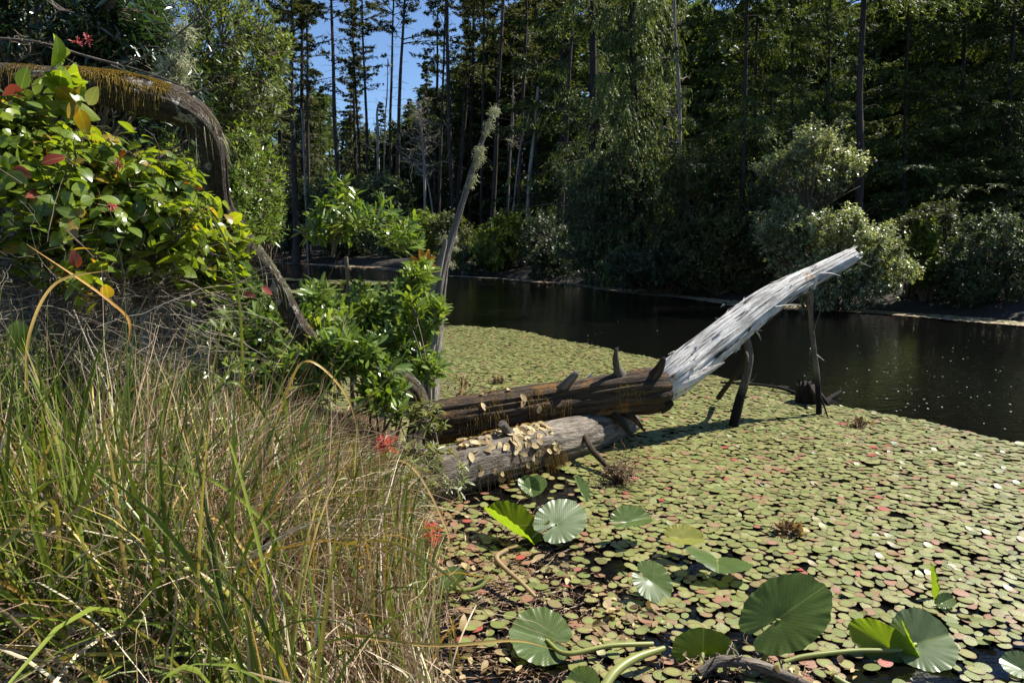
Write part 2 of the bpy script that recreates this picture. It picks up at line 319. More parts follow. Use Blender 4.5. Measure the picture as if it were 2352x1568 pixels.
# big pond lily leaf: tc = (local x, local y, theta)
def lilymat(name, c1, c2, trans, rough):
    m, nt, out = newmat(name); tc = attr(nt, 'tc').outputs['Vector']; sp = nd(nt, 'ShaderNodeSeparateXYZ'); nt.links.new(tc, sp.inputs[0])
    n = noise(nt, tc, 3.5, 5, .6); col = ramp(nt, n, [(.3, c1), (.7, c2)])
    ay = nd(nt, 'ShaderNodeMath', operation='ABSOLUTE'); nt.links.new(sp.outputs[1], ay.inputs[0])
    wv = nd(nt, 'ShaderNodeMath', operation='SINE'); ml = nd(nt, 'ShaderNodeMath', operation='MULTIPLY'); ml.inputs[1].default_value = 62
    ma = nd(nt, 'ShaderNodeMath', operation='MULTIPLY_ADD'); ma.inputs[1].default_value = -.75; nt.links.new(ay.outputs[0], ma.inputs[0]); nt.links.new(sp.outputs[0], ma.inputs[2])
    nt.links.new(ma.outputs[0], ml.inputs[0]); nt.links.new(ml.outputs[0], wv.inputs[0])
    col = mixc(nt, ramp(nt, wv.outputs[0], [(.3, (0, 0, 0)), (1, (.12, .12, .12))]), col, mixc(nt, .5, col, (.3, .36, .14)))
    ab = nd(nt, 'ShaderNodeMath', operation='ABSOLUTE'); nt.links.new(sp.outputs[1], ab.inputs[0])
    col = mixc(nt, ramp(nt, ab.outputs[0], [(.0, (.8, .8, .8)), (.03, (0, 0, 0))]), col, (.24, .32, .10))
    sn = noise(nt, tc, 45, 2); col = mixc(nt, ramp(nt, sn, [(.68, (0, 0, 0)), (.72, (.7, .7, .7))]), col, (.10, .08, .03))
    p = nd(nt, 'ShaderNodeBsdfPrincipled'); nt.links.new(col, p.inputs['Base Color']); p.inputs['Roughness'].default_value = rough
    nt.links.new(bump(nt, wv.outputs[0], .10, .0006), p.inputs['Normal'])
    tr = nd(nt, 'ShaderNodeBsdfTranslucent'); nt.links.new(mixc(nt, 1.0, col, (1.9, 1.8, .35), 'MULTIPLY'), tr.inputs[0])
    mx = nd(nt, 'ShaderNodeMixShader'); mx.inputs[0].default_value = trans
    nt.links.new(p.outputs[0], mx.inputs[1]); nt.links.new(tr.outputs[0], mx.inputs[2]); nt.links.new(mx.outputs[0], out.inputs[0]); return m
M['lily'] = lilymat('pond_lily_leaf', (.075, .125, .028), (.12, .175, .045), .42, .33)
M['lily_pale'] = lilymat('sheen_pond_lily_leaf', (.12, .17, .075), (.18, .23, .11), .32, .30)  # paler copy of the leaf: sky and sun sheen put into its colour
M['lily_bright'] = lilymat('backlit_pond_lily_leaf', (.09, .15, .02), (.13, .19, .03), .68, .4)
M['lily_yellow'] = lilymat('yellowing_pond_lily_leaf', (.17, .20, .03), (.30, .28, .04), .35, .5)
M['stalk'] = leafmat('lily_stalk', [(0, (.10, .10, .03)), (.5, (.24, .26, .07)), (1, (.36, .37, .13))], .15, .4, .4)

# ---------------------------------------------------------------- ground and water
shoreF = [(400, 590), (620, 597), (800, 607), (1000, 627), (1150, 634), (1300, 647), (1500, 668), (1700, 690), (1850, 700), (2000, 710), (2200, 725), (2352, 738)]
shore = [W(u, v)[:2] for u, v in shoreF]
far_land = np.array([(-400, 40), (-80, 48)] + [tuple(s) for s in shore] + [(13, 10.5), (19, 4), (26, -10), (60, -60), (400, -60), (900, 900), (-900, 900), (-900, 40)])
bankF = [(1150, 1900), (1030, 1640), (960, 1500), (950, 1400), (960, 1300), (965, 1200), (960, 1120), (930, 1050)]
bank = np.array([(4.0, -1.0), (2.0, 0.3), (0.9, 1.2)] + [tuple(W(u, v)[:2]) for u, v in bankF] + [(-0.95, 5.3), (-2.0, 6.2), (-3.2, 7.4), (-6, 9.5), (-12, 12), (-40, 14), (-60, -60), (20, -60), (12, -8)])
def sdist(px, py, poly):
    """signed distance, positive inside"""
    d = np.full(px.shape, 1e9); ins = np.zeros(px.shape, bool); n = len(poly)
    for i in range(n):
        a, b = poly[i], poly[(i + 1) % n]; e = b - a; wx, wy = px - a[0], py - a[1]
        q = np.clip((wx * e[0] + wy * e[1]) / (e @ e + 1e-12), 0, 1)
        d = np.minimum(d, np.hypot(wx - e[0] * q, wy - e[1] * q))
        c = ((a[1] > py) != (b[1] > py)) & (px < (b[0] - a[0]) * (py - a[1]) / (b[1] - a[1] + 1e-12) + a[0]); ins ^= c
    return np.where(ins, d, -d)
def ground_z(x, y):
    x = np.asarray(x, float); y = np.asarray(y, float)
    df = sdist(x, y, far_land); db = sdist(x, y, bank)
    zf = np.where(df > 0, 0.35 * (1 - np.exp(-df / 1.2)) + np.minimum(df, 60) * 0.05, np.maximum(df * 0.5, -0.9))
    zb = np.where(db > 0, 0.38 * (1 - np.exp(-db / 0.5)), np.maximum(db * 0.7, -0.9))
    z = np.maximum(zf, zb); n = noise2(x, y, 0.8, 3) * 0.6 + noise2(x, y, 3.1, 4) * 0.25 + noise2(x, y, 9.0, 5) * 0.15
    return z + (n - 0.5) * np.where(z > 0, 0.14, 0.05)
k = np.linspace(-1, 1, 300); gx = np.sinh(k * 7.0) / np.sinh(7.0) * 900
gy = np.sinh(k * 7.0) / np.sinh(7.0) * 900 + 3.0
GX, GY = np.meshgrid(gx, gy); GZ = ground_z(GX, GY); n = 300
i = np.arange(n - 1)[:, None]; j = np.arange(n - 1)[None]
f = np.stack([i * n + j, i * n + j + 1, (i + 1) * n + j + 1, (i + 1) * n + j], -1).reshape(-1, 4)
o = Geo().add(np.stack([GX, GY, GZ], -1), f).build('ground', M['soil']); o['kind'] = 'structure'
kk = np.linspace(-1, 1, 24); wx = kk * 300; wy = kk * 300
WX, WY = np.meshgrid(wx, wy); n = 24; i = np.arange(n - 1)[:, None]; j = np.arange(n - 1)[None]
f = np.stack([i * n + j, i * n + j + 1, (i + 1) * n + j + 1, (i + 1) * n + j], -1).reshape(-1, 4)
o = Geo().add(np.stack([WX, WY, np.zeros_like(WX)], -1), f).build('water', M['water']); o['kind'] = 'structure'

# ---------------------------------------------------------------- conifer kinds (trunk, crown meshes made once, then copied)
def limb_curves(rng, H, hb, R, nbr, droop, up, K=6, shape=0.8, top=0.0):
    u = np.sort(rng.random(nbr)) ** 0.9; z0 = hb + (H - hb) * u; az = np.arange(nbr) * 2.4 + rng.normal(size=nbr) * .5
    L = R * ((1 - u) ** shape + top) * rng.uniform(.45, 1.15, nbr)
    s = np.linspace(0, 1, K); dz = L[:, None] * (up * s - droop * s ** 2 + 0.45 * droop * s ** 3)
    hor = np.stack([np.cos(az), np.sin(az), 0 * az], -1); lat = np.stack([-np.sin(az), np.cos(az), 0 * az], -1)
    wob = rng.normal(size=(nbr, 1)) * .15
    C = hor[:, None] * (L[:, None] * s)[..., None] + lat[:, None] * (L[:, None] * wob * s ** 2)[..., None]
    C[..., 2] += z0[:, None] + dz; return C, L, hor, lat, s
def conifer(name, seed, H, hb, R, nbr, ntw, nle, droop, up, hang, lsize, lw, crown_mat, bark, shape=.8, top=0.0, tr=0.22, dead=40, tw=.35, limb_r=.035):
    rng = np.random.default_rng(seed)
    C, L, hor, lat, s = limb_curves(rng, H, hb, R, nbr, droop, up, shape=shape, top=top)
    gt = Geo()
    zz = np.linspace(-.6, H, 9); px = np.cumsum(rng.normal(size=9)) * .05; py = np.cumsum(rng.normal(size=9)) * .05
    px -= px[0]; py -= py[0]
    pts = np.column_stack([px, py, zz]); rad = tr * (1 - np.linspace(0, 1, 9) * .93); rad[0] *= 1.35
    tube(gt, pts, rad, 12, 40, lambda T, S, U: .10 * np.sin(3 * T + S) + .06 * np.sin(5 * T - 2 * S), seed=seed)
    bx = np.interp(C[:, 0, 2], zz, px); by = np.interp(C[:, 0, 2], zz, py); C[..., 0] += bx[:, None]; C[..., 1] += by[:, None]
    Rr = (limb_r * (L / R) ** .7)[:, None] * np.linspace(1, .25, C.shape[1])[None]
    tubes(gt, C, Rr, 3, .4)
    if dead:                                              # bare dead limbs below the crown
        D, L2, _, _, _ = limb_curves(rng, hb + .25 * (H - hb), hb * .25, R * .55, dead, .5, .35, shape=.2)
        D += rng.normal(size=D.shape) * .04; D[..., 0] += np.interp(D[:, 0, 2], zz, px)[:, None]; D[..., 1] += np.interp(D[:, 0, 2], zz, py)[:, None]
        tubes(gt, D, np.full(D.shape[:2], .012) * np.linspace(1.3, .4, D.shape[1]), 3, .5)
    trunk = gt.build('trunk', bark)
    # crown: side twigs along every limb, small sprays along every twig
    q = rng.uniform(.12, 1.0, (nbr, ntw)); K = C.shape[1]; qi = np.minimum((q * (K - 1)).astype(int), K - 2); qf = q * (K - 1) - qi
    ar = np.arange(nbr)[:, None]; O = C[ar, qi] * (1 - qf)[..., None] + C[ar, qi + 1] * qf[..., None]
    T = nrm(C[ar, qi + 1] - C[ar, qi]); sd = np.where(rng.random((nbr, ntw)) < .5, -1, 1)[..., None]
    d = nrm(T * .55 + lat[:, None] * sd * rng.uniform(.3, 1.1, (nbr, ntw, 1)) + np.array([0, 0, -1.0]) * hang * rng.uniform(.3, 1.2, (nbr, ntw, 1)) + rng.normal(size=(nbr, ntw, 3)) * .12)
    lt = L[:, None] * tw * (1.15 - q) * rng.uniform(.5, 1.3, (nbr, ntw)) + .12
    a = rng.uniform(0.05, 1.0, (nbr, ntw, nle)); pos = O[:, :, None] + d[:, :, None] * (lt[..., None] * a)[..., None]
    pos[..., 2] -= hang * .5 * lt[..., None] * a ** 2
    ld = nrm(d[:, :, None] + rng.normal(size=(nbr, ntw, nle, 3)) * .45 + np.array([0, 0, -1.0]) * hang * .6)
    up_ = nrm(rng.normal(size=(nbr, ntw, nle, 3)) * .5 + np.array([0, 0, 1.0]))
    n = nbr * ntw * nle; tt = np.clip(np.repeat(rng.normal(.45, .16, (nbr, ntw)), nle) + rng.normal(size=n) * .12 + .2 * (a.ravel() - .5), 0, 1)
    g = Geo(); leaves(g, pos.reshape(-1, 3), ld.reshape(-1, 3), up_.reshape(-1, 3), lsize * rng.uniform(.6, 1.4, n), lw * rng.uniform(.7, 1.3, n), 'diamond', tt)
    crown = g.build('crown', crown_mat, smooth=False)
    return trunk, crown, H, tr
KINDS = {}
def kind(k):
    if k in KINDS: return KINDS[k]
    a = dict(
        spruce_a=(11, 17, 1.2, 3.1, 105, 36, 22, .30, .12, .38, .11, .030, 'spruce', 'dark_bark'),
        spruce_b=(12, 17, 2.0, 3.6, 96, 36, 22, .55, .25, .75, .12, .028, 'spruce', 'dark_bark'),
        spruce_c=(13, 19, 4.5, 3.3, 84, 38, 22, .45, .2, .6, .11, .030, 'spruce', 'dark_bark'),
        cedar=(14, 18, .6, 2.5, 190, 28, 20, .75, .35, 1.5, .13, .032, 'cedar', 'dark_bark'),
        spruce_d=(18, 17, 8.2, 3.0, 60, 34, 20, .45, .2, .6, .11, .030, 'spruce', 'dark_bark'),
        far_spruce=(15, 24, 2.0, 3.8, 92, 24, 10, .35, .12, .45, .24, .07, 'spruce', 'dark_bark'),
        far_olive=(16, 22, 3.0, 3.4, 88, 24, 10, .3, .2, .4, .24, .07, 'pine', 'dark_bark'))
    if k in a:
        v = a[k]; res = conifer(k, *v[:11], v[11], M[v[12]], M[v[13]], tw=.32 if k != 'cedar' else .42)
    elif k in ('pine_a', 'pine_b', 'pine_c'):
        sd = {'pine_a': 21, 'pine_b': 22, 'pine_c': 23}[k]; H = 28; hb = {'pine_a': 14.5, 'pine_b': 12, 'pine_c': 17}[k]
        res = conifer(k, sd, H, hb, 2.7, 50, 14, 20, .1, .35, .05, .22, .065, M['pine'], M['pine_bark'], shape=.45, top=.1, tw=.28, dead=46, limb_r=.05, tr=.21)
    KINDS[k] = [res, False]; return KINDS[k]
def plant_tree(name, k, label, bot, top, depth, width=None, cat='tree', group=None, h=None, rot=None, z=None, ch=1.0):
    """bot/top: trunk seen at (u, v); depth m; width: trunk width in the photo's pixels"""
    slot = kind(k); (trunk, crown, H, tr), used = slot
    b = P(bot[0], bot[1], depth); t_ = P(top[0], top[1], depth); d = t_ - b; gz = float(ground_z(np.array([b[0]]), np.array([b[1]]))[0])
    base = b + d * ((gz - b[2]) / d[2])
    e = thing(name, label, cat, tuple(base), group)
    if used: trunk, crown = trunk.copy(), crown.copy(); COL.objects.link(trunk); COL.objects.link(crown)
    slot[1] = True
    s = (h or H) / H
    r = (width / F * depth / 2 / (tr * .8)) if width else s
    az = rot if rot is not None else (hash(label) % 628) / 100
    q = Vector(tuple(d)).to_track_quat('Z', 'Y').to_matrix().to_4x4() @ Matrix.Rotation(az, 4, 'Z')
    e.rotation_euler = q.to_euler()
    for c in (trunk, crown): c.parent = e
    cs = ch * math.sqrt(s) if s < 1 else ch * s
    crown.scale = (cs, cs, s)
    r = r * .85 if width else r
    trunk.scale = (r, r, s) if width else (s, s, s)
    if width and r < s * .98 or width and r > s * 1.02: pass
    return e
_hs = {}
def hash(s):                                           # stable between runs
    v = 0
    for c in s: v = (v * 131 + ord(c)) % 1000003
    return v

# pines and spruces of the far bank, from the photograph: bottom, top, depth, trunk width
G1 = 'slender bare-trunked conifers on the far bank'
for a in [
    ('pine_a', 'dark thick-trunked conifer rising just right of the leafy background bush', (677, 540), (659, 0), 46, 16),
    ('pine_b', 'slender conifer with dark tufts close behind the thick dark trunk', (709, 520), (706, 0), 52, 9),
    ('pine_c', 'straight dark pine standing above the small green myrtle sapling', (773, 400), (755, 0), 50, 13),
    ('pine_b', 'thin pine leaning slightly away from the straight dark pine, feathery grey twigs', (829, 420), (805, 0), 56, 7),
    ('pine_a', 'second thin pine at the blue sky gap, feathery dead twigs on its side', (843, 430), (832, 0), 55, 9),
    ('pine_c', 'tall pine whose flat dark tufts stand in the middle of the sky gap', (895, 420), (899, 0), 54, 9),
    ('pine_a', 'forked-crown dark pine bordering the blue sky gap', (910, 520), (925, 0), 47, 11),
    ('pine_c', 'sturdy dark pine just behind the leaning lichen snag', (1040, 515), (1027, 0), 46, 13),
    ('pine_b', 'leaning thin pine crossing behind the sturdy dark pine', (1008, 500), (1024, 0), 50, 8),
    ('pine_c', 'thin leaning pine, first of the parallel leaning pair', (1048, 490), (1080, 0), 55, 6),
    ('pine_b', 'thin leaning pine, second of the parallel leaning pair', (1052, 490), (1092, 0), 53, 6),
    ('pine_a', 'straight thin conifer between the leaning pair and the grey trunk', (1108, 490), (1117, 0), 48, 8),
    ('pine_c', 'grey-barked leaning pine standing over the yellow-green bush', (1129, 515), (1152, 0), 44, 12),
    ('pine_b', 'dark conifer with sparse tufts behind the white dead snags', (1192, 480), (1212, 0), 46, 11),
    ('pine_a', 'thin pine left of the dark conifer behind the snags', (1165, 480), (1186, 0), 52, 6),
    ('pine_b', 'dark trunk in front of the dense spruce gloom', (1292, 450), (1318, 0), 36, 10)]:
    plant_tree('pine_tree', a[0], a[1], a[2], a[3], a[4], a[5], group=G1, h=27)
G2 = 'spruces of the far forest wall'
for a in [
    ('far_spruce', 'thin pointed spruce whose tip stands in the sky gap', (978, 500), (982, 0), 62, 17, .8),
    ('far_spruce', 'small conical spruce low between the two sky gap pines', (872, 500), (872, 0), 75, 15, 1),
    ('far_olive', 'olive spruce under the feathery dead twigs', (800, 500), (800, 0), 66, 17, 1),
    ('far_olive', 'olive conifer behind the thick dark trunk', (640, 500), (636, 0), 60, 24, 1),
    ('far_spruce', 'tall feathery spruce left of the thick dark trunk', (600, 500), (598, 0), 56, 27, 1),
    ('far_olive', 'tall feathery conifer right of the thick dark trunk', (690, 500), (690, 0), 58, 27, .9),
    ('far_olive', 'slim feathery conifer between the two thin sky gap pines', (822, 500), (818, 0), 62, 22, .6),
    ('far_spruce', 'slim spruce right of the forked-crown pine', (1000, 500), (1002, 0), 58, 24, .8),
    ('far_olive', 'slim olive conifer behind the leaning pair', (1085, 500), (1090, 0), 60, 28, .9),
    ('far_spruce', 'dark spruce between the thick trunk and the straight pine', (735, 500), (733, 0), 70, 16, 1),
    ('far_spruce', 'deep green spruce beside the forked-crown pine', (945, 500), (945, 0), 70, 14.5, 1.1),
    ('far_olive', 'sunlit spruce behind the sturdy dark pine', (1060, 500), (1066, 0), 66, 20, 1.1),
    ('far_spruce', 'tall dense spruce between the leaning pair and the snags', (1120, 500), (1126, 0), 62, 26, 1.1),
    ('far_spruce', 'broad dark spruce behind the white dead snags', (1190, 500), (1196, 0), 58, 26, 1.2),
    ('far_olive', 'olive-green spruce above the white dead snags', (1235, 500), (1240, 0), 50, 27, 1.1),
    ('far_spruce', 'black-green spruce in the gloom left of the weeping cedar', (1290, 500), (1296, 0), 42, 25, 1.2),
    ('spruce_b', 'spruce with sunlit drooping tips beside the weeping cedar', (1350, 500), (1356, 0), 32, 21, 1),
    ('far_spruce', 'spruce peeking behind the crown of the weeping cedar', (1420, 500), (1424, 0), 44, 26, 1.2),
    ('far_olive', 'yellowish spruce beyond the cedar at the small sky chink', (1530, 500), (1534, 0), 44, 17, 1)]:
    plant_tree('spruce_tree', a[0], a[1], a[2], a[3], a[4], None, group=G2, h=a[5], ch=a[6])
plant_tree('cedar_tree', 'cedar', 'tall weeping cedar with hanging pale-tipped sprays', (1470, 520), (1462, 0), 22, None, h=15)
plant_tree('cedar_tree', 'cedar', 'narrower weeping cedar beside the white alder trunk', (1535, 520), (1530, 0), 25, None, h=15, ch=.8)
G3 = 'big spruces close to the near end of the far bank'
for a in [
    ('spruce_c', 'spruce with the dark trunk left of its lighter twin trunk', (1702, 600), (1718, 0), 19, 13, 14, 1),
    ('spruce_a', 'twin spruce trunk leaning right beside the darker one', (1727, 480), (1742, 0), 21, 10, 14, .9),
    ('spruce_b', 'spruce between the twin trunks and the big straight trunk', (1815, 540), (1822, 0), 21, 10, 13, 1),
    ('spruce_d', 'big straight dark trunk behind the silvery alder bush', (1968, 560), (1984, 0), 17.5, 19, 14, 1),
    ('spruce_a', 'spruce with sunlit feathery branches right of the big trunk', (2075, 560), (2085, 0), 20.5, 9, 13, 1.2),
    ('spruce_b', 'deep shadowed spruce at the dark end of the bank', (2200, 560), (2215, 0), 22, 12, 14, 1),
    ('spruce_a', 'dark spruce at the frame edge above the reedy bank', (2310, 560), (2330, 0), 21, 14, 13, 1.1),
    ('spruce_c', 'tall spruce behind the big straight trunk', (1900, 560), (1908, 0), 26, 10, 14.5, 1.1),
    ('spruce_a', 'back-row spruce behind the twin trunks', (1770, 560), (1778, 0), 28, 10, 15, 1.2),
    ('spruce_a', 'back-row spruce at the dark end of the bank', (2140, 560), (2150, 0), 24, 10, 14, 1.2),
    ('spruce_b', 'back-row spruce nearest the frame edge', (2270, 560), (2290, 0), 24, 10, 14, 1.2),
    ('spruce_a', 'last spruce of the bank beyond the frame edge', (2430, 560), (2450, 0), 23, 12, 13, 1.2)]:
    plant_tree('spruce_tree', a[0], a[1], a[2], a[3], a[4], a[5], group=G3, h=a[6], ch=a[7])

# dead standing snags on the far bank
def snag(label, path, depth, w0, w1, mat, nbr=14, seed=1, bl=1.2, name='dead_tree', group=None):
    rng = np.random.default_rng(seed); pts = np.array([P(u, v, depth) for u, v in path]); b = pts[0].copy()
    gz = float(ground_z(np.array([b[0]]), np.array([b[1]]))[0]); pts[0, 2] = min(gz - .1, pts[0, 2])
    e = thing(name, label, 'dead tree', (pts[0, 0], pts[0, 1], gz), group)
    g = Geo(); r = np.linspace(w0, w1, len(pts)) / F * depth / 2
    tube(g, pts, r, 10, 40, lambda T, S, U: .12 * np.sin(2 * T + S * 2) + .06 * np.sin(5 * T), seed=seed); g.build('trunk', mat, e)
    if nbr:
        c = catmull(pts, 60); k = rng.integers(18, 58, nbr); o_ = c[k]; az = rng.uniform(0, 6.28, nbr); L = bl * rng.uniform(.3, 1, nbr) * (1.1 - k / 60)
        s = np.linspace(0, 1, 7); d = np.stack([np.cos(az), np.sin(az), rng.uniform(-.1, .6, nbr)], -1)
        C = o_[:, None] + d[:, None] * (L[:, None] * s)[..., None] + np.cumsum(rng.normal(size=(nbr, 7, 3)) * .03 * bl, 1) * (s > 0)[None, :, None]
        tubes_g = Geo(); tubes(tubes_g, C, np.linspace(.5, .12, 7)[None] * r.mean() * np.ones((nbr, 1)), 3, .8)
        C2 = []                                          # finer side twigs
        for q in range(nbr * 5):
            bq = C[q % nbr]; kk_ = rng.integers(2, 6); dd = nrm(rng.normal(size=3)) * bl * .35 * rng.uniform(.4, 1); C2.append(bq[kk_] + dd * s[:, None] + np.cumsum(rng.normal(size=(7, 3)) * .012 * bl, 0))
        tubes(tubes_g, np.array(C2), np.full((len(C2), 7), max(r.mean() * .1, .006)), 3, .9)
        tubes_g.build('twigs', M['twig'], e)
    return e
GS = 'pale dead snags on the far bank'
snag('thickest white dead snag, broken off below the tree tops', [(1208, 520), (1215, 420), (1228, 300), (1236, 200)], 42, 9, 6, M['grey_bark'], 6, 31, .8, group=GS)
snag('thin white snag leaning over against the thickest white snag', [(1168, 480), (1192, 360), (1205, 300), (1222, 235)], 43, 4, 3, M['grey_bark'], 8, 32, 1.0, group=GS)
snag('thin grey snag beside the leaning white snag', [(1165, 480), (1171, 380), (1178, 300), (1178, 190)], 45, 4, 2.5, M['grey_bark'], 14, 33, 1.4, group=GS)
snag('short broken-topped snag with a dark pointed head', [(866, 405), (868, 330), (866, 260), (873, 234)], 50, 8, 4, M['grey_bark'], 5, 34, 2.0, group=GS)
snag('thin white snag next to the broken-topped one', [(875, 400), (884, 300), (889, 220), (891, 135)], 52, 4, 2, M['grey_bark'], 10, 35, 1.6, group=GS)
snag('white streak of dead trunk beside the thick dark trunk', [(700, 420), (697, 330), (692, 250)], 49, 5, 3, M['grey_bark'], 4, 36, 1.6, group=GS)
snag('bare grey shrub-tree with a wide net of pale twigs', [(976, 470), (974, 380), (968, 300), (964, 230)], 40, 7, 3, M['grey_bark'], 42, 37, 3.4, group=GS)
snag('slim white alder trunk running up through the weeping cedar', [(1563, 520), (1562, 380), (1560, 220), (1550, 60), (1549, -40)], 21, 8, 6, M['grey_bark'], 12, 38, 1.2)
snag('fallen pale snag leaning low in the centre thicket', [(1005, 480), (985, 430), (960, 385), (930, 365)], 39, 4, 2, M['grey_bark'], 16, 39, 2.0, group=GS)

# forest mass behind everything: one far-off wood
rng = np.random.default_rng(5); g = Geo(); gt = Geo()
spots = []
for a in np.linspace(-46, 44, 64):
    for row in range(3):
        an = math.radians(a + rng.normal() * .8); sx = math.tan(an)
        uu = CX + F * sx
        near = np.interp(uu, [0, 600, 1200, 1500, 1800, 2352], [80, 84, 62, 50, 36, 28]) + row * 8 + rng.uniform(-3, 3)
        lim = np.interp(uu, [0, 560, 640, 760, 800, 860, 940, 1000, 1100, 1200, 1500, 1600, 2352], [60, 160, 190, 250, 270, 340, 290, 220, 120, 20, -60, 60, -60]) + rng.uniform(-25, 45) - row * 10
        ztop = P(uu, max(lim, -80), near)[2]; spots.append((near * sx, near, max(ztop, 4)))
for (x, y, H) in spots:
    nb = 260; u = rng.random(nb); z = H * (.06 + .94 * u); az = rng.uniform(0, 6.28, nb); L = (H * .17 + .6) * (1 - u) ** .8 * rng.uniform(.5, 1.1, nb) + .15
    q = rng.random((nb, 9)) ** .7; r = L[:, None] * q
    pos = np.stack([x + np.cos(az)[:, None] * r, y + np.sin(az)[:, None] * r, z[:, None] - .25 * r], -1).reshape(-1, 3) + rng.normal(size=(nb * 9, 3)) * np.array([.25, .25, .12])
    d = np.stack([np.cos(az), np.sin(az), az * 0 - .35], -1); d = np.repeat(d, 9, 0) + rng.normal(size=(nb * 9, 3)) * .5
    leaves(g, pos, d, rng.normal(size=(nb * 9, 3)) * .4 + np.array([0, 0, 1.]), .75 * rng.uniform(.6, 1.3, nb * 9), .26, 'diamond', np.clip(rng.normal(.4, .2, nb * 9), 0, 1))
    zz = np.linspace(-.5, H, 4); 
    tubes(g, np.stack([np.full(4, x), np.full(4, y), zz], -1)[None], np.linspace(.2, .03, 4)[None], 5, 0.0)
o = g.build('distant_woods', M['spruce'], smooth=False, origin=(0, 50, 0)); tag(o, 'dense dark conifer wood closing the view behind the bank trees', 'woods', kind='stuff')

# ---------------------------------------------------------------- broadleaf shrubs
def shrub(name, label, cat, base, blobs, ntips, nleaf, lsize, lw, mat, tmpl='diamond', seed=0, stem_r=.03, group=None, tmean=.5, tsd=.2,
          upb=.4, seg=.18, stemmat=None, wood_t=.4, spread=.6, shell=.35, flower=None, rosette=.3, nbase=5, leafname='leaves', flatz=.6, minz=.05):
    """blobs: (u, v, ru, rv, depth, rd, weight): ellipsoids of the place's own space that hold the crown"""
    rng = np.random.default_rng(seed); B = np.array(blobs, float)
    wts = B[:, 6] / B[:, 6].sum(); k = rng.choice(len(B), ntips, p=wts)
    d = nrm(rng.normal(size=(ntips, 3))) * (shell + (1 - shell) * rng.random((ntips, 1)) ** .6) * (1 + .38 * rng.random((ntips, 1)) ** 4)
    cen = np.array([P(b[0], b[1], b[4]) for b in B]); ru = B[:, 2] / F * B[:, 4]; rz = B[:, 3] / F * B[:, 4]
    tips = cen[k] + d * np.stack([ru[k], B[k, 5], rz[k]], -1)
    tips += (np.stack([vnoise(tips * 2.2, 1), vnoise(tips * 2.2, 2), vnoise(tips * 2.2, 3)], -1) - .5) * ru[k][:, None] * .75
    tips[:, 2] = np.maximum(tips[:, 2], minz)
    base = np.array(base, float); bases = base + np.column_stack([rng.normal(size=(nbase, 2)) * .12 * max(ru.max(), .5), np.zeros(nbase)])
    nh = max(ntips // 9, 3); nm = max(ntips // 60, 3)
    hubs = tips[rng.choice(ntips, nh, replace=False)]; mains = hubs[rng.choice(nh, min(nm, nh), replace=False)]
    hubs = hubs + (base - hubs) * .10; mains = mains + (base - mains) * .40
    def near(a, b):
        return np.argmin(((a[:, None] - b[None]) ** 2).sum(-1), 1)
    def link(a, b, K, jit):
        s = np.linspace(0, 1, K)[None, :, None]; mid = (a + b) / 2 + np.array([0, 0, 1.]) * np.linalg.norm(a - b, axis=1)[:, None] * .12 + rng.normal(size=a.shape) * jit * np.linalg.norm(a - b, axis=1)[:, None]
        return (1 - s) ** 2 * a[:, None] + 2 * s * (1 - s) * mid[:, None] + s ** 2 * b[:, None]
    ih = near(tips, hubs); im = near(hubs, mains); ib = rng.integers(0, nbase, len(mains))
    g = Geo(); e = thing(name, label, cat, tuple(base), group)
    C3 = link(bases[ib], mains, 10, .12); C2 = link(mains[im], hubs, 7, .12); C1 = link(hubs[ih], tips, 5, .15)
    tubes(g, C3, stem_r * np.linspace(1, .5, 10)[None] * np.ones((len(C3), 1)), 6, wood_t)
    tubes(g, C2, stem_r * np.linspace(.5, .25, 7)[None] * np.ones((len(C2), 1)), 4, wood_t)
    tubes(g, C1, max(stem_r * .16, .0015) * np.linspace(1.3, .7, 5)[None] * np.ones((ntips, 1)), 3, wood_t + .15)
    g.build('stems', stemmat or M['stem'], e)
    dirs = nrm(nrm(tips - hubs[ih]) + np.array([0, 0, upb]))
    n = ntips * nleaf; u = rng.random((ntips, nleaf)) ** (1 + rosette * 2); dd = np.repeat(dirs, nleaf, 0)
    pos = np.repeat(tips, nleaf, 0) - dd * (u.ravel() * seg)[:, None] + rng.normal(size=(n, 3)) * seg * .06
    rad = nrm(rng.normal(size=(n, 3))); rad = nrm(rad - dd * (rad * dd).sum(-1, keepdims=True))
    xd = nrm(dd * (1 - spread) + rad * spread + np.array([0, 0, -.05])); zd = nrm(dd * .7 + np.array([0, 0, flatz]) + rng.normal(size=(n, 3)) * .35)
    tt = np.clip(np.repeat(rng.normal(tmean, tsd, ntips), nleaf) + rng.normal(size=n) * .1, 0, .94)
    if flower: tt = np.where(rng.random(n) < flower, rng.uniform(.95, 1, n), tt)
    gl = Geo(); sc_ = rng.uniform(.6, 1.2, n); leaves(gl, pos, xd, zd, lsize * sc_, lw * sc_ * rng.uniform(.85, 1.15, n), tmpl, tt, curl=rng.uniform(-.1, .5, n) if tmpl != 'diamond' else None)
    gl.build(leafname, mat, e, smooth=(tmpl != 'diamond'))
    return e, tips
def gb(u, d):                                          # base on the ground below (u) at depth d
    p = P(u, 600, d); return (p[0], p[1], float(ground_z(np.array([p[0]]), np.array([p[1]]))[0]))
GB = 'bushes along the far bank'
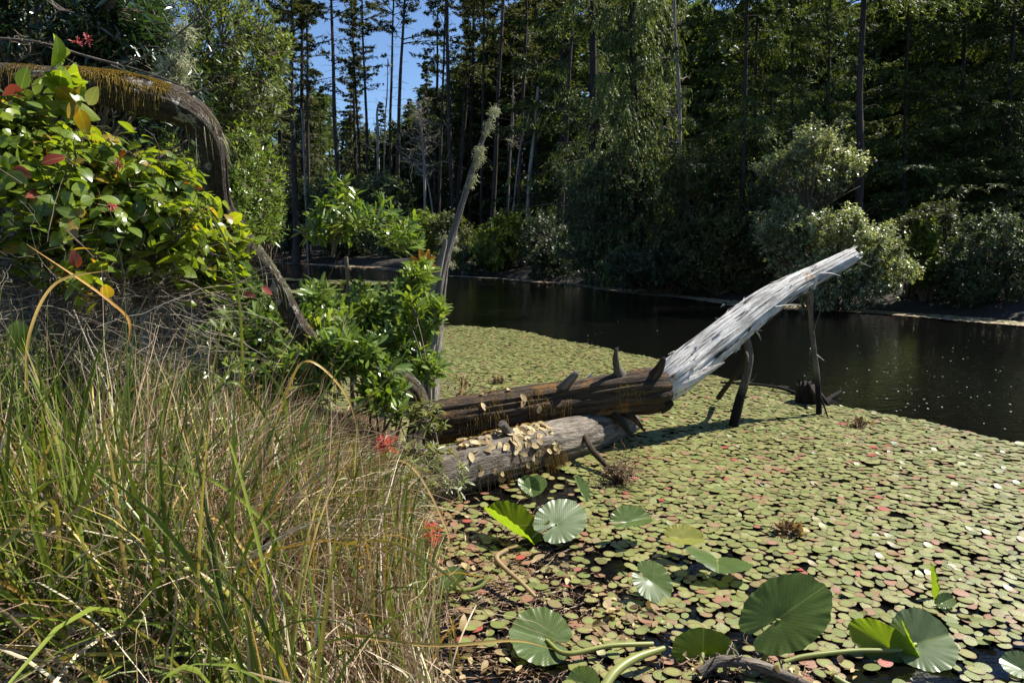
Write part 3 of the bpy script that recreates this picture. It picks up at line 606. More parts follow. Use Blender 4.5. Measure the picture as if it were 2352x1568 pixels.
far_bushes = [
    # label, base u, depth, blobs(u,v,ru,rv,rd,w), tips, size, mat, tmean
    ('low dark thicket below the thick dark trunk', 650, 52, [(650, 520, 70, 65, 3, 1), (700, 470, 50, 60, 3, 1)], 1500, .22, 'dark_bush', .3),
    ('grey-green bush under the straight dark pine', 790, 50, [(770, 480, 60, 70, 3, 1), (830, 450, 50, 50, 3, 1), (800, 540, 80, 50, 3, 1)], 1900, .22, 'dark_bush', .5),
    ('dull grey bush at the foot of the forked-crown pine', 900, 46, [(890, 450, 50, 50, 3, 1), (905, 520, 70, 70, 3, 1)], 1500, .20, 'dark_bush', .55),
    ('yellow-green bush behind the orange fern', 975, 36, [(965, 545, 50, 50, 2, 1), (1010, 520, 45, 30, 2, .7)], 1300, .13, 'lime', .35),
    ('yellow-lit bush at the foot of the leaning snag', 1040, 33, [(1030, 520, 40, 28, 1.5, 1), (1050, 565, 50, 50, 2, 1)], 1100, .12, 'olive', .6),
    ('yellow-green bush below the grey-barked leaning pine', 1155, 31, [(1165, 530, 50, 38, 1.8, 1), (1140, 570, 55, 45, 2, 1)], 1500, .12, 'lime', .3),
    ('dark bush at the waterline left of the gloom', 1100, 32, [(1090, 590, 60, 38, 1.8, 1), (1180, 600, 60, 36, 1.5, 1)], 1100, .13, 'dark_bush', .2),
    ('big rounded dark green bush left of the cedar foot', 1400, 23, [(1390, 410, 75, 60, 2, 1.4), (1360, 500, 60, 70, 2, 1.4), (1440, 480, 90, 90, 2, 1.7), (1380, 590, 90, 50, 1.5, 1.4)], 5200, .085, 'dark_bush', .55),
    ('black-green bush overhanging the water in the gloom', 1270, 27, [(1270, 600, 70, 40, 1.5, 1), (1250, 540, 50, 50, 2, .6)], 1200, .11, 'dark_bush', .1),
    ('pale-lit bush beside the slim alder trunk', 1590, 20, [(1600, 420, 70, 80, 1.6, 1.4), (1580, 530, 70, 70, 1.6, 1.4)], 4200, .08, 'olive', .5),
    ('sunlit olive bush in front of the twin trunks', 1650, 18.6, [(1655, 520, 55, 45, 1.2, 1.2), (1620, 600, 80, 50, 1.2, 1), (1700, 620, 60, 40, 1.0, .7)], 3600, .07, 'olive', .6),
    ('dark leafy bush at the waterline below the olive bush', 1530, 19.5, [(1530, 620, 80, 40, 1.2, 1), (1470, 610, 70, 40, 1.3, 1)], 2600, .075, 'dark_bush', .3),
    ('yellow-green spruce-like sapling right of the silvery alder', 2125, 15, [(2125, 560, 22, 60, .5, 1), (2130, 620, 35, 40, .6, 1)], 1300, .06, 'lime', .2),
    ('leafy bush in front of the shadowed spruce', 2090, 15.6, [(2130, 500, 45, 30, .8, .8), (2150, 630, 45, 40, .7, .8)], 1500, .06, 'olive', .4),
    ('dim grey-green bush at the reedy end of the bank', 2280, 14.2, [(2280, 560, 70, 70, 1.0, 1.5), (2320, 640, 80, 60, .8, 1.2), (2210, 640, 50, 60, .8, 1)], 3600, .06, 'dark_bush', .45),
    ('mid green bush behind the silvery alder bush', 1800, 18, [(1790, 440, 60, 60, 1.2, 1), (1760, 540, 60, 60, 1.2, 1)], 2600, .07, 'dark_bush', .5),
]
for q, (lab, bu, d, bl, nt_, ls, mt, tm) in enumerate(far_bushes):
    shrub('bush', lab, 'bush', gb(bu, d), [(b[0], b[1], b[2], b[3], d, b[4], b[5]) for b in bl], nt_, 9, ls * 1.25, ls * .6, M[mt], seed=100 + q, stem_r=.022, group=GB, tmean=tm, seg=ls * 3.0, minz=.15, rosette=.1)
shrub('alder_tree', 'small silvery alder tree with an airy crown on one thin stem', 'tree', gb(1872, 15.3),
      [(1870, 330, 70, 45, 15.3, .8, 1.2), (1800, 365, 55, 22, 15.3, .6, .7), (1940, 375, 48, 30, 15.3, .6, .7), (1870, 405, 70, 35, 15.3, .7, 1)], 1500, 9, .065, .042, M['alder'], seed=201, stem_r=.022, stemmat=M['stem'], tmean=.6, seg=.2, nbase=1, shell=.0)
shrub('alder_bush', 'wide silvery alder bush drooping to the water behind the raised log tip', 'bush', gb(1920, 14.8),
      [(1850, 520, 90, 40, 14.8, .9, 1.2), (1965, 545, 90, 55, 14.6, .9, 1.8), (2020, 620, 75, 65, 14.3, .8, 1.6), (1800, 520, 60, 60, 15, .8, .9), (1900, 620, 110, 60, 14.4, .7, 1.6)], 5200, 9, .062, .042, M['alder'], seed=202, stem_r=.016, stemmat=M['stem'], tmean=.5, seg=.2, nbase=8, minz=.1)

# ---------------------------------------------------------------- floating pads
padF = [(560, 690), (780, 712), (1000, 746), (1080, 752), (1150, 756), (1230, 770), (1300, 785), (1390, 800), (1500, 824), (1560, 850), (1640, 866), (1740, 885), (1830, 905), (1900, 932), (2000, 944), (2100, 962), (2200, 982), (2290, 1010), (2352, 1022), (2500, 1060)]
pad_poly = np.array([W(u, v)[:2] for u, v in padF] + [(4.5, 2.6), (3.6, 1.2), (1.2, 1.35), (0.2, 1.6), (-0.3, 2.4), (-0.9, 5.0), (-2.3, 6.6), (-4.6, 8.6), (-8, 11)])
rng = np.random.default_rng(77)
S_ = .045; xs = np.arange(-8.5, 7.5, S_); ys = np.arange(1.2, 20, S_ * .866)
PX, PY = np.meshgrid(xs, ys); PX = PX + (np.arange(len(ys)) % 2)[:, None] * S_ / 2
PX = PX.ravel() + rng.uniform(-.30, .30, PX.size) * S_; PY = PY.ravel() + rng.uniform(-.30, .30, PY.size) * S_
sd = sdist(PX, PY, pad_poly); sb = sdist(PX, PY, bank)
edge = sd + (noise2(PX, PY, 2.5, 8) - .5) * .22 + (noise2(PX, PY, 9, 9) - .5) * .12
uu, vv, ff = proj(np.column_stack([PX, PY, PX * 0]))
keep = (edge > 0) & (sb < -.02) & (uu > 560) & (uu < 2560) & (vv < 1680)
gap = noise2(PX, PY, 1.3, 10) * .25 + noise2(PX, PY, 7.5, 11) * .75
nearshore = np.clip(1 - (uu - 1000) / 430, 0, 1) * np.clip((vv - 1060) / 120, 0, 1)          # open, debris-strewn water beside the bank
bot = np.clip((vv - 1420) / 150, 0, 1)
thr = .20 + .12 * np.clip((vv - 1150) / 400, 0, 1) + nearshore * .22 + bot * .07
keep &= (gap > thr - rng.uniform(0, .06, len(PX))) & (rng.random(len(PX)) > .02 + .22 * nearshore + .12 * np.clip((vv - 1150) / 400, 0, 1))
def in_blob(u0, v0, ru, rv_): return ((uu - u0) / ru) ** 2 + ((vv - v0) / rv_) ** 2 < 1
for b in [(1200, 1130, 150, 60), (1250, 1230, 90, 40), (1330, 1300, 110, 50), (1300, 1390, 90, 35), (1640, 1300, 80, 30), (1560, 1500, 120, 50), (2000, 1530, 200, 45), (1160, 1380, 40, 40), (1700, 1480, 60, 30)]:
    keep &= ~(in_blob(*b) & (rng.random(len(PX)) < .72))
PX, PY, uu, vv, ff, nearshore, gapk = PX[keep], PY[keep], uu[keep], vv[keep], ff[keep], nearshore[keep], gap[keep]
N = len(PX)
PA = rng.uniform(.020, .034, N) * np.interp(ff, [2.5, 4.5, 7], [1.0, 1.14, 1.25]); PB = PA * rng.uniform(.62, .92, N); PT = rng.uniform(0, 6.28, N)
red = noise2(PX, PY, 1.1, 12) * .6 + noise2(PX, PY, 5, 13) * .4
tt = np.clip(rng.normal(.38 + .20 * np.clip(1 - ff / 6, 0, 1), .24, N), 0, .84)
pr = .03 + .32 * np.clip(red - .52, 0, 1) * 2 + .16 * nearshore
pr *= np.clip(1.25 - ff / 10, .25, 1)
rd = rng.random(N) < pr; tt = np.where(rd, .80 + .20 * rng.random(N) ** 2.2, tt)
def pad_shape(rng, n=14):
    th = np.linspace(0, 2 * math.pi, n, endpoint=False); w_ = 1 + rng.normal(size=n) * .025
    return np.column_stack([np.cos(th) * w_, np.sin(th) * w_])
def pads_geo(g, X, Y, A, B, TH, T_, near=True):
    n = len(X); k = 14 if near else 9; th = np.linspace(0, 2 * math.pi, k, endpoint=False)
    wob = 1 + rng.normal(size=(n, k)) * .03; cx, sy = np.cos(th) * wob, np.sin(th) * wob
    lx, ly = cx * A[:, None], sy * B[:, None]; c, s = np.cos(TH)[:, None], np.sin(TH)[:, None]
    tx, ty = rng.normal(0, .045, (n, 1)), rng.normal(0, .045, (n, 1)); z0 = rng.uniform(.006, .016, (n, 1))
    x = X[:, None] + lx * c - ly * s; y = Y[:, None] + lx * s + ly * c
    z = np.maximum(z0 + tx * lx + ty * ly, .0025) + (rng.random((n, 1)) < .08) * np.maximum(cx, 0) * .010
    V = np.concatenate([np.stack([x, y, z], -1), np.stack([X, Y, z0[:, 0] + .0008], -1)[:, None]], 1)
    r = rng.random((n, 1)); tcv = np.concatenate([np.stack([cx, sy, np.broadcast_to(r, cx.shape)], -1), np.stack([0 * r, 0 * r, r], -1)], 1)
    fi = np.array([[a, (a + 1) % k, k] for a in range(k)]); f = (fi[None] + (np.arange(n) * (k + 1))[:, None, None]).reshape(-1, 3)
    g.add(V.reshape(-1, 3), f, np.repeat(T_, k + 1), tcv.reshape(-1, 3))
vis = (vv < 1568) & (uu > 0) & (uu < 2352)
order = np.argsort(np.where(vis, -(PA / ff) ** 2, 0)); big = order[:300]; rest = np.setdiff1d(np.arange(N), big)
g = Geo(); nr = rest[ff[rest] < 6]; fr = rest[ff[rest] >= 6]
pads_geo(g, PX[nr], PY[nr], PA[nr], PB[nr], PT[nr], tt[nr]); pads_geo(g, PX[fr], PY[fr], PA[fr], PB[fr], PT[fr], tt[fr], False)
o = g.build('floating_pads', M['pad']); tag(o, 'dense carpet of small floating pads covering the pond surface', 'pads', kind='stuff')
PADL = [('green', .30), ('green', .12), ('green', .45), ('yellow-green', .58), ('yellow-green', .66), ('olive-brown', .78), ('rust-coloured', .88), ('red', .98)]
protos = []
for q, (nm, tq) in enumerate(PADL):
    for w2 in range(2):
        g = Geo(); pads_geo(g, np.zeros(1), np.zeros(1), np.array([.046]), np.array([.046 * (.70 + .16 * w2)]), np.zeros(1), np.array([tq]))
        protos.append([g, nm, tq, None])
for idx in big:
    c = min(range(len(protos)), key=lambda q: abs(protos[q][2] - tt[idx]) + rng.random() * .06)
    p_ = protos[c]
    if p_[3] is None: o = p_[0].build('floating_pad', M['pad']); p_[3] = o
    else: o = p_[3].copy(); COL.objects.link(o)
    s = PA[idx] / .046; o.location = (PX[idx], PY[idx], rng.uniform(0, .006)); o.rotation_euler = (0, 0, PT[idx]); o.scale = (s, s, 1)
    tag(o, 'small oval %s pad floating flat in the near shallows' % p_[1], 'floating pad', 'small %s floating pads' % p_[1])

# thin mats along the far shore
rng = np.random.default_rng(88); g = Geo()
M['mat'] = plainmat('tan_debris_mat', [(0, (.16, .12, .07)), (.5, (.34, .26, .16)), (1, (.50, .42, .28))])
def strip(path, w0, n, size, tmean):
    p = catmull(np.array([W(u, v)[:2] for u, v in path]), 400); k = rng.integers(0, 400, n); q = p[k]
    tn = nrm(np.gradient(p, axis=0))[k]; nn = np.column_stack([-tn[:, 1], tn[:, 0]]); wid = w0 * (.3 + vnoise(np.column_stack([q * .5, k * 0]), 20) * 1.2)
    q = q + nn * (rng.uniform(-1, .6, n) * wid)[:, None]
    a = size * rng.uniform(.6, 1.4, n); pads_geo(g, q[:, 0], q[:, 1], a, a * rng.uniform(.4, .9, n), rng.uniform(0, 6.28, n), np.clip(rng.normal(tmean, .12, n), 0, .95), False)
strip([(600, 603), (700, 606), (800, 611), (900, 616), (960, 622)], 1.2, 3600, .13, .5)
strip([(1000, 632), (1150, 640), (1300, 652), (1500, 674), (1700, 696)], .45, 3600, .07, .45)
strip([(1700, 696), (1850, 706), (2000, 716), (2200, 731), (2352, 745), (2480, 760)], .65, 9000, .045, .55)
o = g.build('debris_mats', M['mat']); tag(o, 'thin tan mats of floating plant debris along the far waterline', 'floating mat', kind='stuff'); g = Geo()
strip([(2100, 722), (2250, 735), (2420, 748)], .30, 1800, .05, .35)
strip([(600, 640), (680, 643), (760, 645), (850, 650), (900, 652)], 1.0, 2600, .12, .5)
strip([(600, 668), (660, 670), (730, 674), (790, 680)], .7, 1800, .10, .5)
o = g.build('shore_mats', M['pad']); tag(o, 'thin green mats of far floating pads near the far shore', 'floating mat', kind='stuff')
# scattered specks on the open water
g = Geo(); n = 200; u_ = rng.uniform(1050, 2352, n); v_ = rng.uniform(660, 1010, n)
u_[:100] = rng.normal(2080, 110, 100); v_[:100] = rng.normal(880, 60, 100)
q = np.array([W(a, b) for a, b in zip(u_, v_)]); ok = (sdist(q[:, 0], q[:, 1], pad_poly) < -.05) & (sdist(q[:, 0], q[:, 1], far_land) < -.2); q = q[ok]; n = len(q)
a = rng.uniform(.003, .013, n); pads_geo(g, q[:, 0], q[:, 1], a, a * .5, rng.uniform(0, 6.28, n), rng.uniform(.3, .7, n), False)
M['speck'] = plainmat('pale_specks', [(0, (.35, .35, .28)), (1, (.55, .55, .5))])
o = g.build('floating_specks', M['speck']); tag(o, 'scattered pale specks drifting on the dark open water', 'debris', kind='stuff')

# ---------------------------------------------------------------- large pond lily leaves
def lily(name, label, base, tip, normal, width, fold=0.3, cup=0.1, mat='lily', stalk=None, seed=0, ripple=.012, lobes=1.0, roll=0.0):
    """base/tip: (u, v, depth) where the stalk joins and where the blade ends; width relative to length"""
    rng = np.random.default_rng(seed); b = P(*base); t_ = P(*tip); X = t_ - b; L = np.linalg.norm(X) / .78; X = X / np.linalg.norm(X)
    n0 = np.array(normal, float); Z = nrm(n0 - X * (n0 @ X)); Y = np.cross(Z, X)
    nt_, nr_ = 160, 14; th = np.linspace(-math.pi * .968, math.pi * .968, nt_); rr = np.linspace(0, 1, nr_)
    TH, RR = np.meshgrid(th, rr, indexing='ij')
    ab = np.abs(th) / math.pi
    out = np.interp(ab, [0, .1, .25, .42, .6, .75, .88, .95, .968], [.62, .605, .56, .50, .455, .44, .43 * lobes, .36 * lobes, .30 * lobes])
    out = out * (1 + .015 * np.sin(th * 9 + seed) + .012 * np.sin(th * 23 + seed * 2) + rng.normal(size=nt_) * .004)
    R = RR * out[:, None]; x = R * np.cos(TH); y = R * np.sin(TH) * width
    ed = RR ** 5
    z = fold * (np.sqrt(y * y + .0016) - .04) + cup * x * np.abs(x) + ed * ripple * (np.sin(TH * 13 + seed) + .6 * np.sin(TH * 29 + 2 * seed)) + roll * y * y * np.sign(y)
    z += .05 * np.exp(-(R / .08) ** 2) * -.3
    # folding keeps arc length
    y = y / np.sqrt(1 + fold * fold)
    V = b + (X * x[..., None] + Y * y[..., None] + Z * z[..., None]) * L
    i = np.arange(nt_ - 1)[:, None]; j = np.arange(nr_ - 1)[None]
    f = np.stack([i * nr_ + j, (i + 1) * nr_ + j, (i + 1) * nr_ + j + 1, i * nr_ + j + 1], -1).reshape(-1, 4)
    e = thing(name, label, 'lily leaf', tuple(b), 'large heart-shaped pond lily leaves')
    Geo().add(V.reshape(-1, 3), f, .5, np.stack([R * np.cos(TH) * 2, R * np.sin(TH) * 2, TH], -1)).build('blade', M[mat], e)
    if stalk:
        pts = [b - Z * .004 * 1] + [P(*q) for q in stalk]; g2 = Geo(); tube(g2, pts, [.008] + [.009] * (len(pts) - 1), 10, 30, t=.5); g2.build('stalk', M['stalk'], e)
    return e
# depth of the water at image row v is W(u,v)[1]
def dw(u, v): return float(W(u, v)[1])
LV = [
 ('glossy green leaf folded like a trough, lying left of the pale upright one', (1185, 1222, 3.42), (1095, 1172, 3.60), (.35, -.35, .9), .62, 1.1, .25, 'lily_bright', None),
 ('pale grey-green upright oval leaf facing the viewer, topmost of the big ones', (1278, 1202, 3.40), (1350, 1150, 3.54), (.25, -.45, .85), .80, .06, -.03, 'lily_pale', [(1280, 1240, 3.38)]),
 ('silvery cupped leaf right of the pale upright oval one', (1440, 1198, 3.40), (1508, 1188, 3.46), (.3, -.25, .92), .8, .5, .1, 'lily', None),
 ('yellowing speckled leaf with one side standing up', (1560, 1235, 3.25), (1633, 1245, 3.22), (.1, -.25, .95), .9, .35, .15, 'lily_yellow', None),
 ('dark two-lobed leaf seen end-on with its notch on top', (1648, 1290, 3.05), (1652, 1310, 2.93), (0, -.5, .85), 1.9, .20, -.3, 'lily', None),
 ('dull green leaf lying open with its notch pointing up the pond', (1490, 1330, 2.88), (1555, 1378, 2.84), (.15, -.55, .8), 1.05, .12, -.05, 'lily', None),
 ('wide glossy leaf with a dried scrap in its middle, lowest of the big flat ones', (1255, 1468, 2.50), (1150, 1440, 2.53), (.05, -.35, .93), 1.15, .15, .05, 'lily', [(1300, 1500, 2.42), (1400, 1482, 2.46), (1500, 1478, 2.5)]),
 ('big tilted leaf with a ribbed dark face, standing on a thick stalk', (1788, 1420, 2.43), (1925, 1322, 2.46), (-.25, -.68, .68), .74, .12, -.08, 'lily', [(1785, 1455, 2.43), (1745, 1530, 2.41)]),
 ('bright backlit yellow-green leaf standing like a fan on a dark stalk', (1615, 1500, 2.46), (1616, 1425, 2.50), (.1, -.9, .35), 1.75, .10, 0, 'lily_bright', [(1608, 1530, 2.42)]),
 ('bright backlit leaf bending down to the long horizontal stalk', (2040, 1487, 2.47), (1925, 1418, 2.55), (-.25, -.75, .5), .65, .35, .1, 'lily_bright', None),
 ('largest silver-glossy leaf with a raised left lobe', (2105, 1478, 2.48), (2200, 1448, 2.50), (.2, -.55, .8), 1.15, .35, .0, 'lily_pale', [(2060, 1492, 2.46), (1960, 1494, 2.46), (1850, 1506, 2.44), (1800, 1520, 2.42)]),
 ('narrow bright lobe folded up beside the silver-glossy leaf', (2095, 1478, 2.47), (2052, 1405, 2.50), (.9, -.4, .2), .45, .3, .2, 'lily_bright', None),
 ('glossy leaf cut by the frame edge, only its left half in view', (2345, 1535, 2.36), (2285, 1505, 2.42), (-.1, -.45, .85), 1.2, .35, .1, 'lily_pale', None),
 ('small curled leaf standing upright amid the carpet of pads', (2142, 1355, 2.86), (2130, 1275, 2.90), (.8, -.5, .2), .42, .8, .1, 'lily_bright', None),
 ('tiny bright curled leaf at the foot of the small upright one', (2165, 1383, 2.78), (2195, 1370, 2.80), (-.4, -.6, .5), .8, .5, .2, 'lily', None),
 ('dark cupped leaf half hidden in the dry rushes', (1035, 1345, 2.88), (1075, 1305, 2.95), (-.35, -.6, .7), .95, .75, .2, 'lily', [(1060, 1356, 2.84), (1100, 1348, 2.85), (1122, 1328, 2.88)]),
 ('small dark green leaf folded beneath the leaf-strewn log', (1218, 1122, 3.75), (1190, 1092, 3.82), (.3, -.75, .5), .9, .5, .1, 'lily', [(1212, 1140, 3.7)]),
 ('shaded lobe-shaped leaf next to the folded one beneath the log', (1222, 1122, 3.75), (1258, 1092, 3.82), (-.3, -.75, .5), .8, .3, .1, 'lily', None),
 ('narrow dark leaf standing on edge in the log shadow', (1335, 1130, 3.75), (1312, 1086, 3.82), (.75, -.6, .3), .75, .6, .2, 'lily', None),
 ('low shaded leaf at the very bottom beside the thick stalks', (1345, 1570, 2.30), (1290, 1558, 2.34), (0, -.35, .9), 1.1, .3, .1, 'lily', None)]
for q, (lab, b, t_, n_, wd, fo, cu, mt, st) in enumerate(LV):
    lily('pond_lily_leaf', lab, b, t_, n_, wd, fo, cu, mt, st, seed=q * 3 + 1, ripple=.007 if fo < .5 else .010)

# ---------------------------------------------------------------- logs
def ridges(seed, amp, ks=(7, 11, 17, 26), drift=1.2, lump=.08, groove=0.0):
    r = np.random.default_rng(seed); ph = r.uniform(0, 6.28, 40)
    def f(T, S, U):
        o = 0
        for q, k_ in enumerate(ks): o = o + amp * (.9 ** q) * np.sin(k_ * T + ph[q] + drift * np.sin(S * (1.3 + q * .7) + ph[q + 5])) * (.5 + .5 * np.sin(S * (2.1 + q) + ph[q + 10]))
        nz = vnoise(np.stack([np.cos(T) * 1.6, np.sin(T) * 1.6, S * 2.2], -1) + seed, seed) - .5
        o = o + lump * 2 * nz
        if groove:
            n2_ = vnoise(np.stack([np.cos(T) * 6, np.sin(T) * 6, S * .9], -1) + seed * 2, seed + 1)
            o = o - groove * np.clip((n2_ - .58) * 6, 0, 1)
        return o
    return f
e = thing('fallen_tree', 'long fallen tree, brown butt snapped upward into a bleached silver trunk over the water', 'fallen tree', tuple(P(1510, 900, 5.2)))
g = Geo(); lp = [P(960, 985, 4.75), P(1020, 967, 4.8), P(1120, 950, 4.9), P(1220, 932, 5.0), P(1330, 918, 5.08), P(1430, 905, 5.15), P(1495, 897, 5.18), P(1530, 892, 5.2)]
tube(g, lp, [.13, .155, .16, .155, .155, .165, .175, .14], 96, 260, ridges(3, .028, drift=1.8, lump=.10, groove=.16), seed=3); g.build('lower_trunk', M['log_bark'], e)
g = Geo(); up_ = [P(1500, 900, 5.22), P(1545, 866, 5.26), P(1605, 818, 5.4), P(1665, 772, 5.52), P(1739, 712, 5.7), P(1811, 664, 5.86), P(1868, 634, 6.0), P(1955, 588, 6.2)]
ur = [.122, .152, .150, .144, .130, .106, .092, .072]
pos, N_, B_, R_, s_ = tube(g, up_, ur, 120, 300, ridges(5, .024, ks=(7, 14, 23, 37), drift=.9, lump=.15, groove=.40), seed=5); g.build('upper_trunk', M['silver'], e)
# splintered tip
g = Geo(); rng = np.random.default_rng(9)
for q in range(16):
    a = q / 16 * 6.28; o0 = pos[-8] + (N_[-8] * math.cos(a) + B_[-8] * math.sin(a)) * .055; tdir = nrm(pos[-1] - pos[-12])
    tube(g, [o0, o0 + tdir * .08, o0 + tdir * rng.uniform(.10, .19) + rng.normal(size=3) * .006], [.016, .013, .003], 6, 10, seed=q)
g.build('splintered_tip', M['silver'], e)
# splintered sliver hanging under the silver trunk
g = Geo(); tube(g, [P(1518, 905, 5.14), P(1560, 884, 5.14), P(1610, 860, 5.2), P(1664, 832, 5.28)], [.040, .050, .034, .006], 20, 60, ridges(8, .10, lump=.15), seed=8, flat=.6); g.build('splinter', M['silver'], e)
g = Geo()
for q in range(60):
    k_ = rng.integers(0, 255); a = rng.uniform(0, 6.28); o0 = pos[k_] + (N_[k_] * math.cos(a) + B_[k_] * math.sin(a)) * R_[k_] * .98
    tdir = nrm(pos[min(k_ + 5, 299)] - pos[k_]) * rng.choice([-1, 1]); out_ = nrm(N_[k_] * math.cos(a) + B_[k_] * math.sin(a)); L_ = rng.uniform(.03, .12)
    tube(g, [o0, o0 + tdir * L_ * .6 + out_ * .006, o0 + tdir * L_ + out_ * rng.uniform(.01, .03)], [.006, .005, .001], 5, 6, cap=False, seed=q)
for o0, d_ in (((1663, 700, 5.4), (1655, 706, 5.4)), ((1780, 705, 5.6), (1835, 700, 5.6)), ((1738, 762, 5.6), (1748, 782, 5.6)), ((1715, 808, 5.45), (1720, 832, 5.45))):
    a_, b_ = P(*o0), P(*d_); tube(g, [a_, (a_ + b_) / 2 + .005, b_], [.008, .006, .002], 5, 8, cap=False)
g.build('bark_slivers', M['silver'], e)['kind'] = 'stuff'
def limb(path, rad, mat='prop_bark', seed=1, name='branch', sides=14, K=60, amp=.06, parent=None):
    g = Geo(); tube(g, [P(*q) for q in path], rad, sides, K, ridges(seed, amp, ks=(3, 5, 8), lump=.22), seed=seed); return g.build(name, M[mat], parent or e)
limb([(1712, 770, 5.6), (1720, 800, 5.58), (1722, 830, 5.56), (1710, 880, 5.54), (1698, 920, 5.53), (1684, 978, 5.52)], [.030, .030, .028, .032, .036, .040], seed=11)
limb([(1722, 790, 5.75), (1708, 830, 5.85), (1690, 860, 5.95), (1668, 888, 6.1), (1650, 914, 6.2)], [.022, .018, .017, .022, .024], 'stump', seed=12)
lb = limb([(1848, 655, 5.95), (1862, 676, 5.94), (1862, 720, 5.93), (1868, 790, 5.92), (1876, 860, 5.9), (1880, 920, 5.9), (1881, 958, 5.9)], [.034, .026, .021, .020, .022, .023, .024], seed=13)
limb([(1880, 905, 5.9), (1890, 925, 5.85), (1899, 950, 5.8), (1905, 972, 5.78)], [.007, .007, .006, .005], seed=14, sides=8)
limb([(1952, 598, 6.18), (1972, 602, 6.2), (2000, 613, 6.25)], [.012, .009, .004], 'silver', seed=15, sides=8)
limb([(1868, 664, 5.85), (1880, 632, 5.85), (1906, 628, 5.85), (1930, 634, 5.88)], [.012, .010, .006, .003], 'silver', seed=16, sides=8)
limb([(1868, 760, 5.9), (1885, 712, 5.88)], [.006, .003], 'prop_bark', seed=17, sides=6, K=10)
limb([(1876, 815, 5.9), (1893, 828, 5.85)], [.006, .002], 'silver', seed=18, sides=6, K=10)
# stubs
limb([(1424, 862, 5.12), (1418, 845, 5.1), (1414, 822, 5.08), (1416, 800, 5.08)], [.055, .030, .024, .012], seed=21, name='stub')
limb([(1500, 868, 5.1), (1514, 848, 5.08), (1524, 826, 5.06), (1527, 820, 5.06)], [.048, .036, .020, .006], 'log_bark', seed=22, name='stub')
limb([(1290, 892, 5.0), (1305, 876, 4.98), (1322, 858, 4.98), (1328, 853, 4.98)], [.040, .032, .024, .010], 'sunk_bark', seed=23, name='stub')
limb([(1350, 868, 5.1), (1362, 855, 5.1)], [.012, .003], 'silver', seed=24, name='stub', sides=8, K=10)
limb([(1410, 950, 5.05), (1430, 972, 5.0), (1452, 1003, 4.95)], [.035, .028, .010], 'log_bark', seed=25, name='stub')
limb([(1430, 945, 5.1), (1455, 960, 5.05), (1482, 992, 5.0)], [.030, .024, .006], 'log_bark', seed=26, name='stub')
limb([(1518, 935, 5.15), (1535, 928, 5.12), (1545, 925, 5.1)], [.05, .04, .02], 'stump', seed=27, name='stub')
limb([(1505, 902, 5.1), (1530, 905, 5.08), (1540, 908, 5.08)], [.05, .04, .02], 'stump', seed=28, name='stub')
limb([(1322, 965, 4.95), (1342, 1000, 4.75), (1362, 1035, 4.55), (1392, 1068, 4.4), (1425, 1105, 4.2)], [.020, .020, .019, .018, .020], 'log_bark', seed=29)
g = Geo(); rng = np.random.default_rng(41)                # moss and peeling fibre on the brown part
def fuzz(g, path, rads, n, length, spread=1.0, seed=0, up=(0, 0, 1), droop=.8, t=(.2, 1), band=1.1, wdt=.004, urange=(0, 1)):
    """short hanging fibres seated on the upper side of a limb"""
    r = np.random.default_rng(seed); c = catmull(np.column_stack([np.array([P(*q) for q in path]), rads]), 200)
    k_ = (r.uniform(urange[0], urange[1], n) * 198).astype(int); T = nrm(np.gradient(c[:, :3], axis=0))[k_]; u0 = np.array(up, float); Nn = nrm(u0 - T * (T @ u0)[:, None]); Bb = np.cross(T, Nn)
    a = r.normal(size=n) * band; patch = vnoise(np.column_stack([k_ * .05, a * 1.2, a * 0]), seed + 3) > .36; k_, T, Nn, Bb, a = k_[patch], T[patch], Nn[patch], Bb[patch], a[patch]; n = len(a)
    out_ = Nn * np.cos(a)[:, None] + Bb * np.sin(a)[:, None]; b = c[k_, :3] + out_ * (c[k_, 3] * .96)[:, None]; L_ = length * r.uniform(.4, 1.3, n) * (.6 + .5 * np.abs(a))
    s = np.linspace(0, 1, 4); d = nrm(out_ + rv(r, n, .35)); C = b[:, None] + d[:, None] * (L_[:, None] * s)[..., None] * .6; C[..., 2] -= (L_[:, None] * s ** 2) * droop * (.2 + np.abs(a))[:, None]
    ribbons(g, C, wdt * np.linspace(1, .3, 4)[None] * np.ones((n, 1)), nrm(rv(r, n)), r.uniform(*t, n))
lpF = [(960, 985, 4.75), (1120, 950, 4.9), (1220, 932, 5.0), (1330, 918, 5.08), (1430, 905, 5.15), (1495, 897, 5.18)]
fuzz(g, lpF, [.14, .16, .155, .155, .165, .17], 3200, .05, seed=42, t=(.0, .5), urange=(.0, .55), band=1.0)
fuzz(g, lpF, [.14, .16, .155, .155, .165, .17], 1600, .022, seed=43, t=(.5, .9), urange=(.74, .92), band=.6)
g.build('moss', M['moss'], e)
g = Geo(); rng = np.random.default_rng(44)                # roots where the thin prop meets the water
n = 150; s = np.linspace(0, 1, 9); b = P(1420, 1100, 4.22); st = b + rv(rng, n, .04) + np.array([0, 0, .05]); d = nrm(rv(rng, n) + np.array([.4, -.1, -.3]))
C = st[:, None] + d[:, None] * (rng.uniform(.04, .16, n)[:, None] * s)[..., None] + np.cumsum(rng.normal(size=(n, 9, 3)) * .006, 1); C[..., 2] = np.maximum(C[..., 2], .01)
tubes(g, C, np.full((n, 9), .0022), 3, rng.uniform(.0, .6, n)); g.build('roots', M['dry_fine'], e)

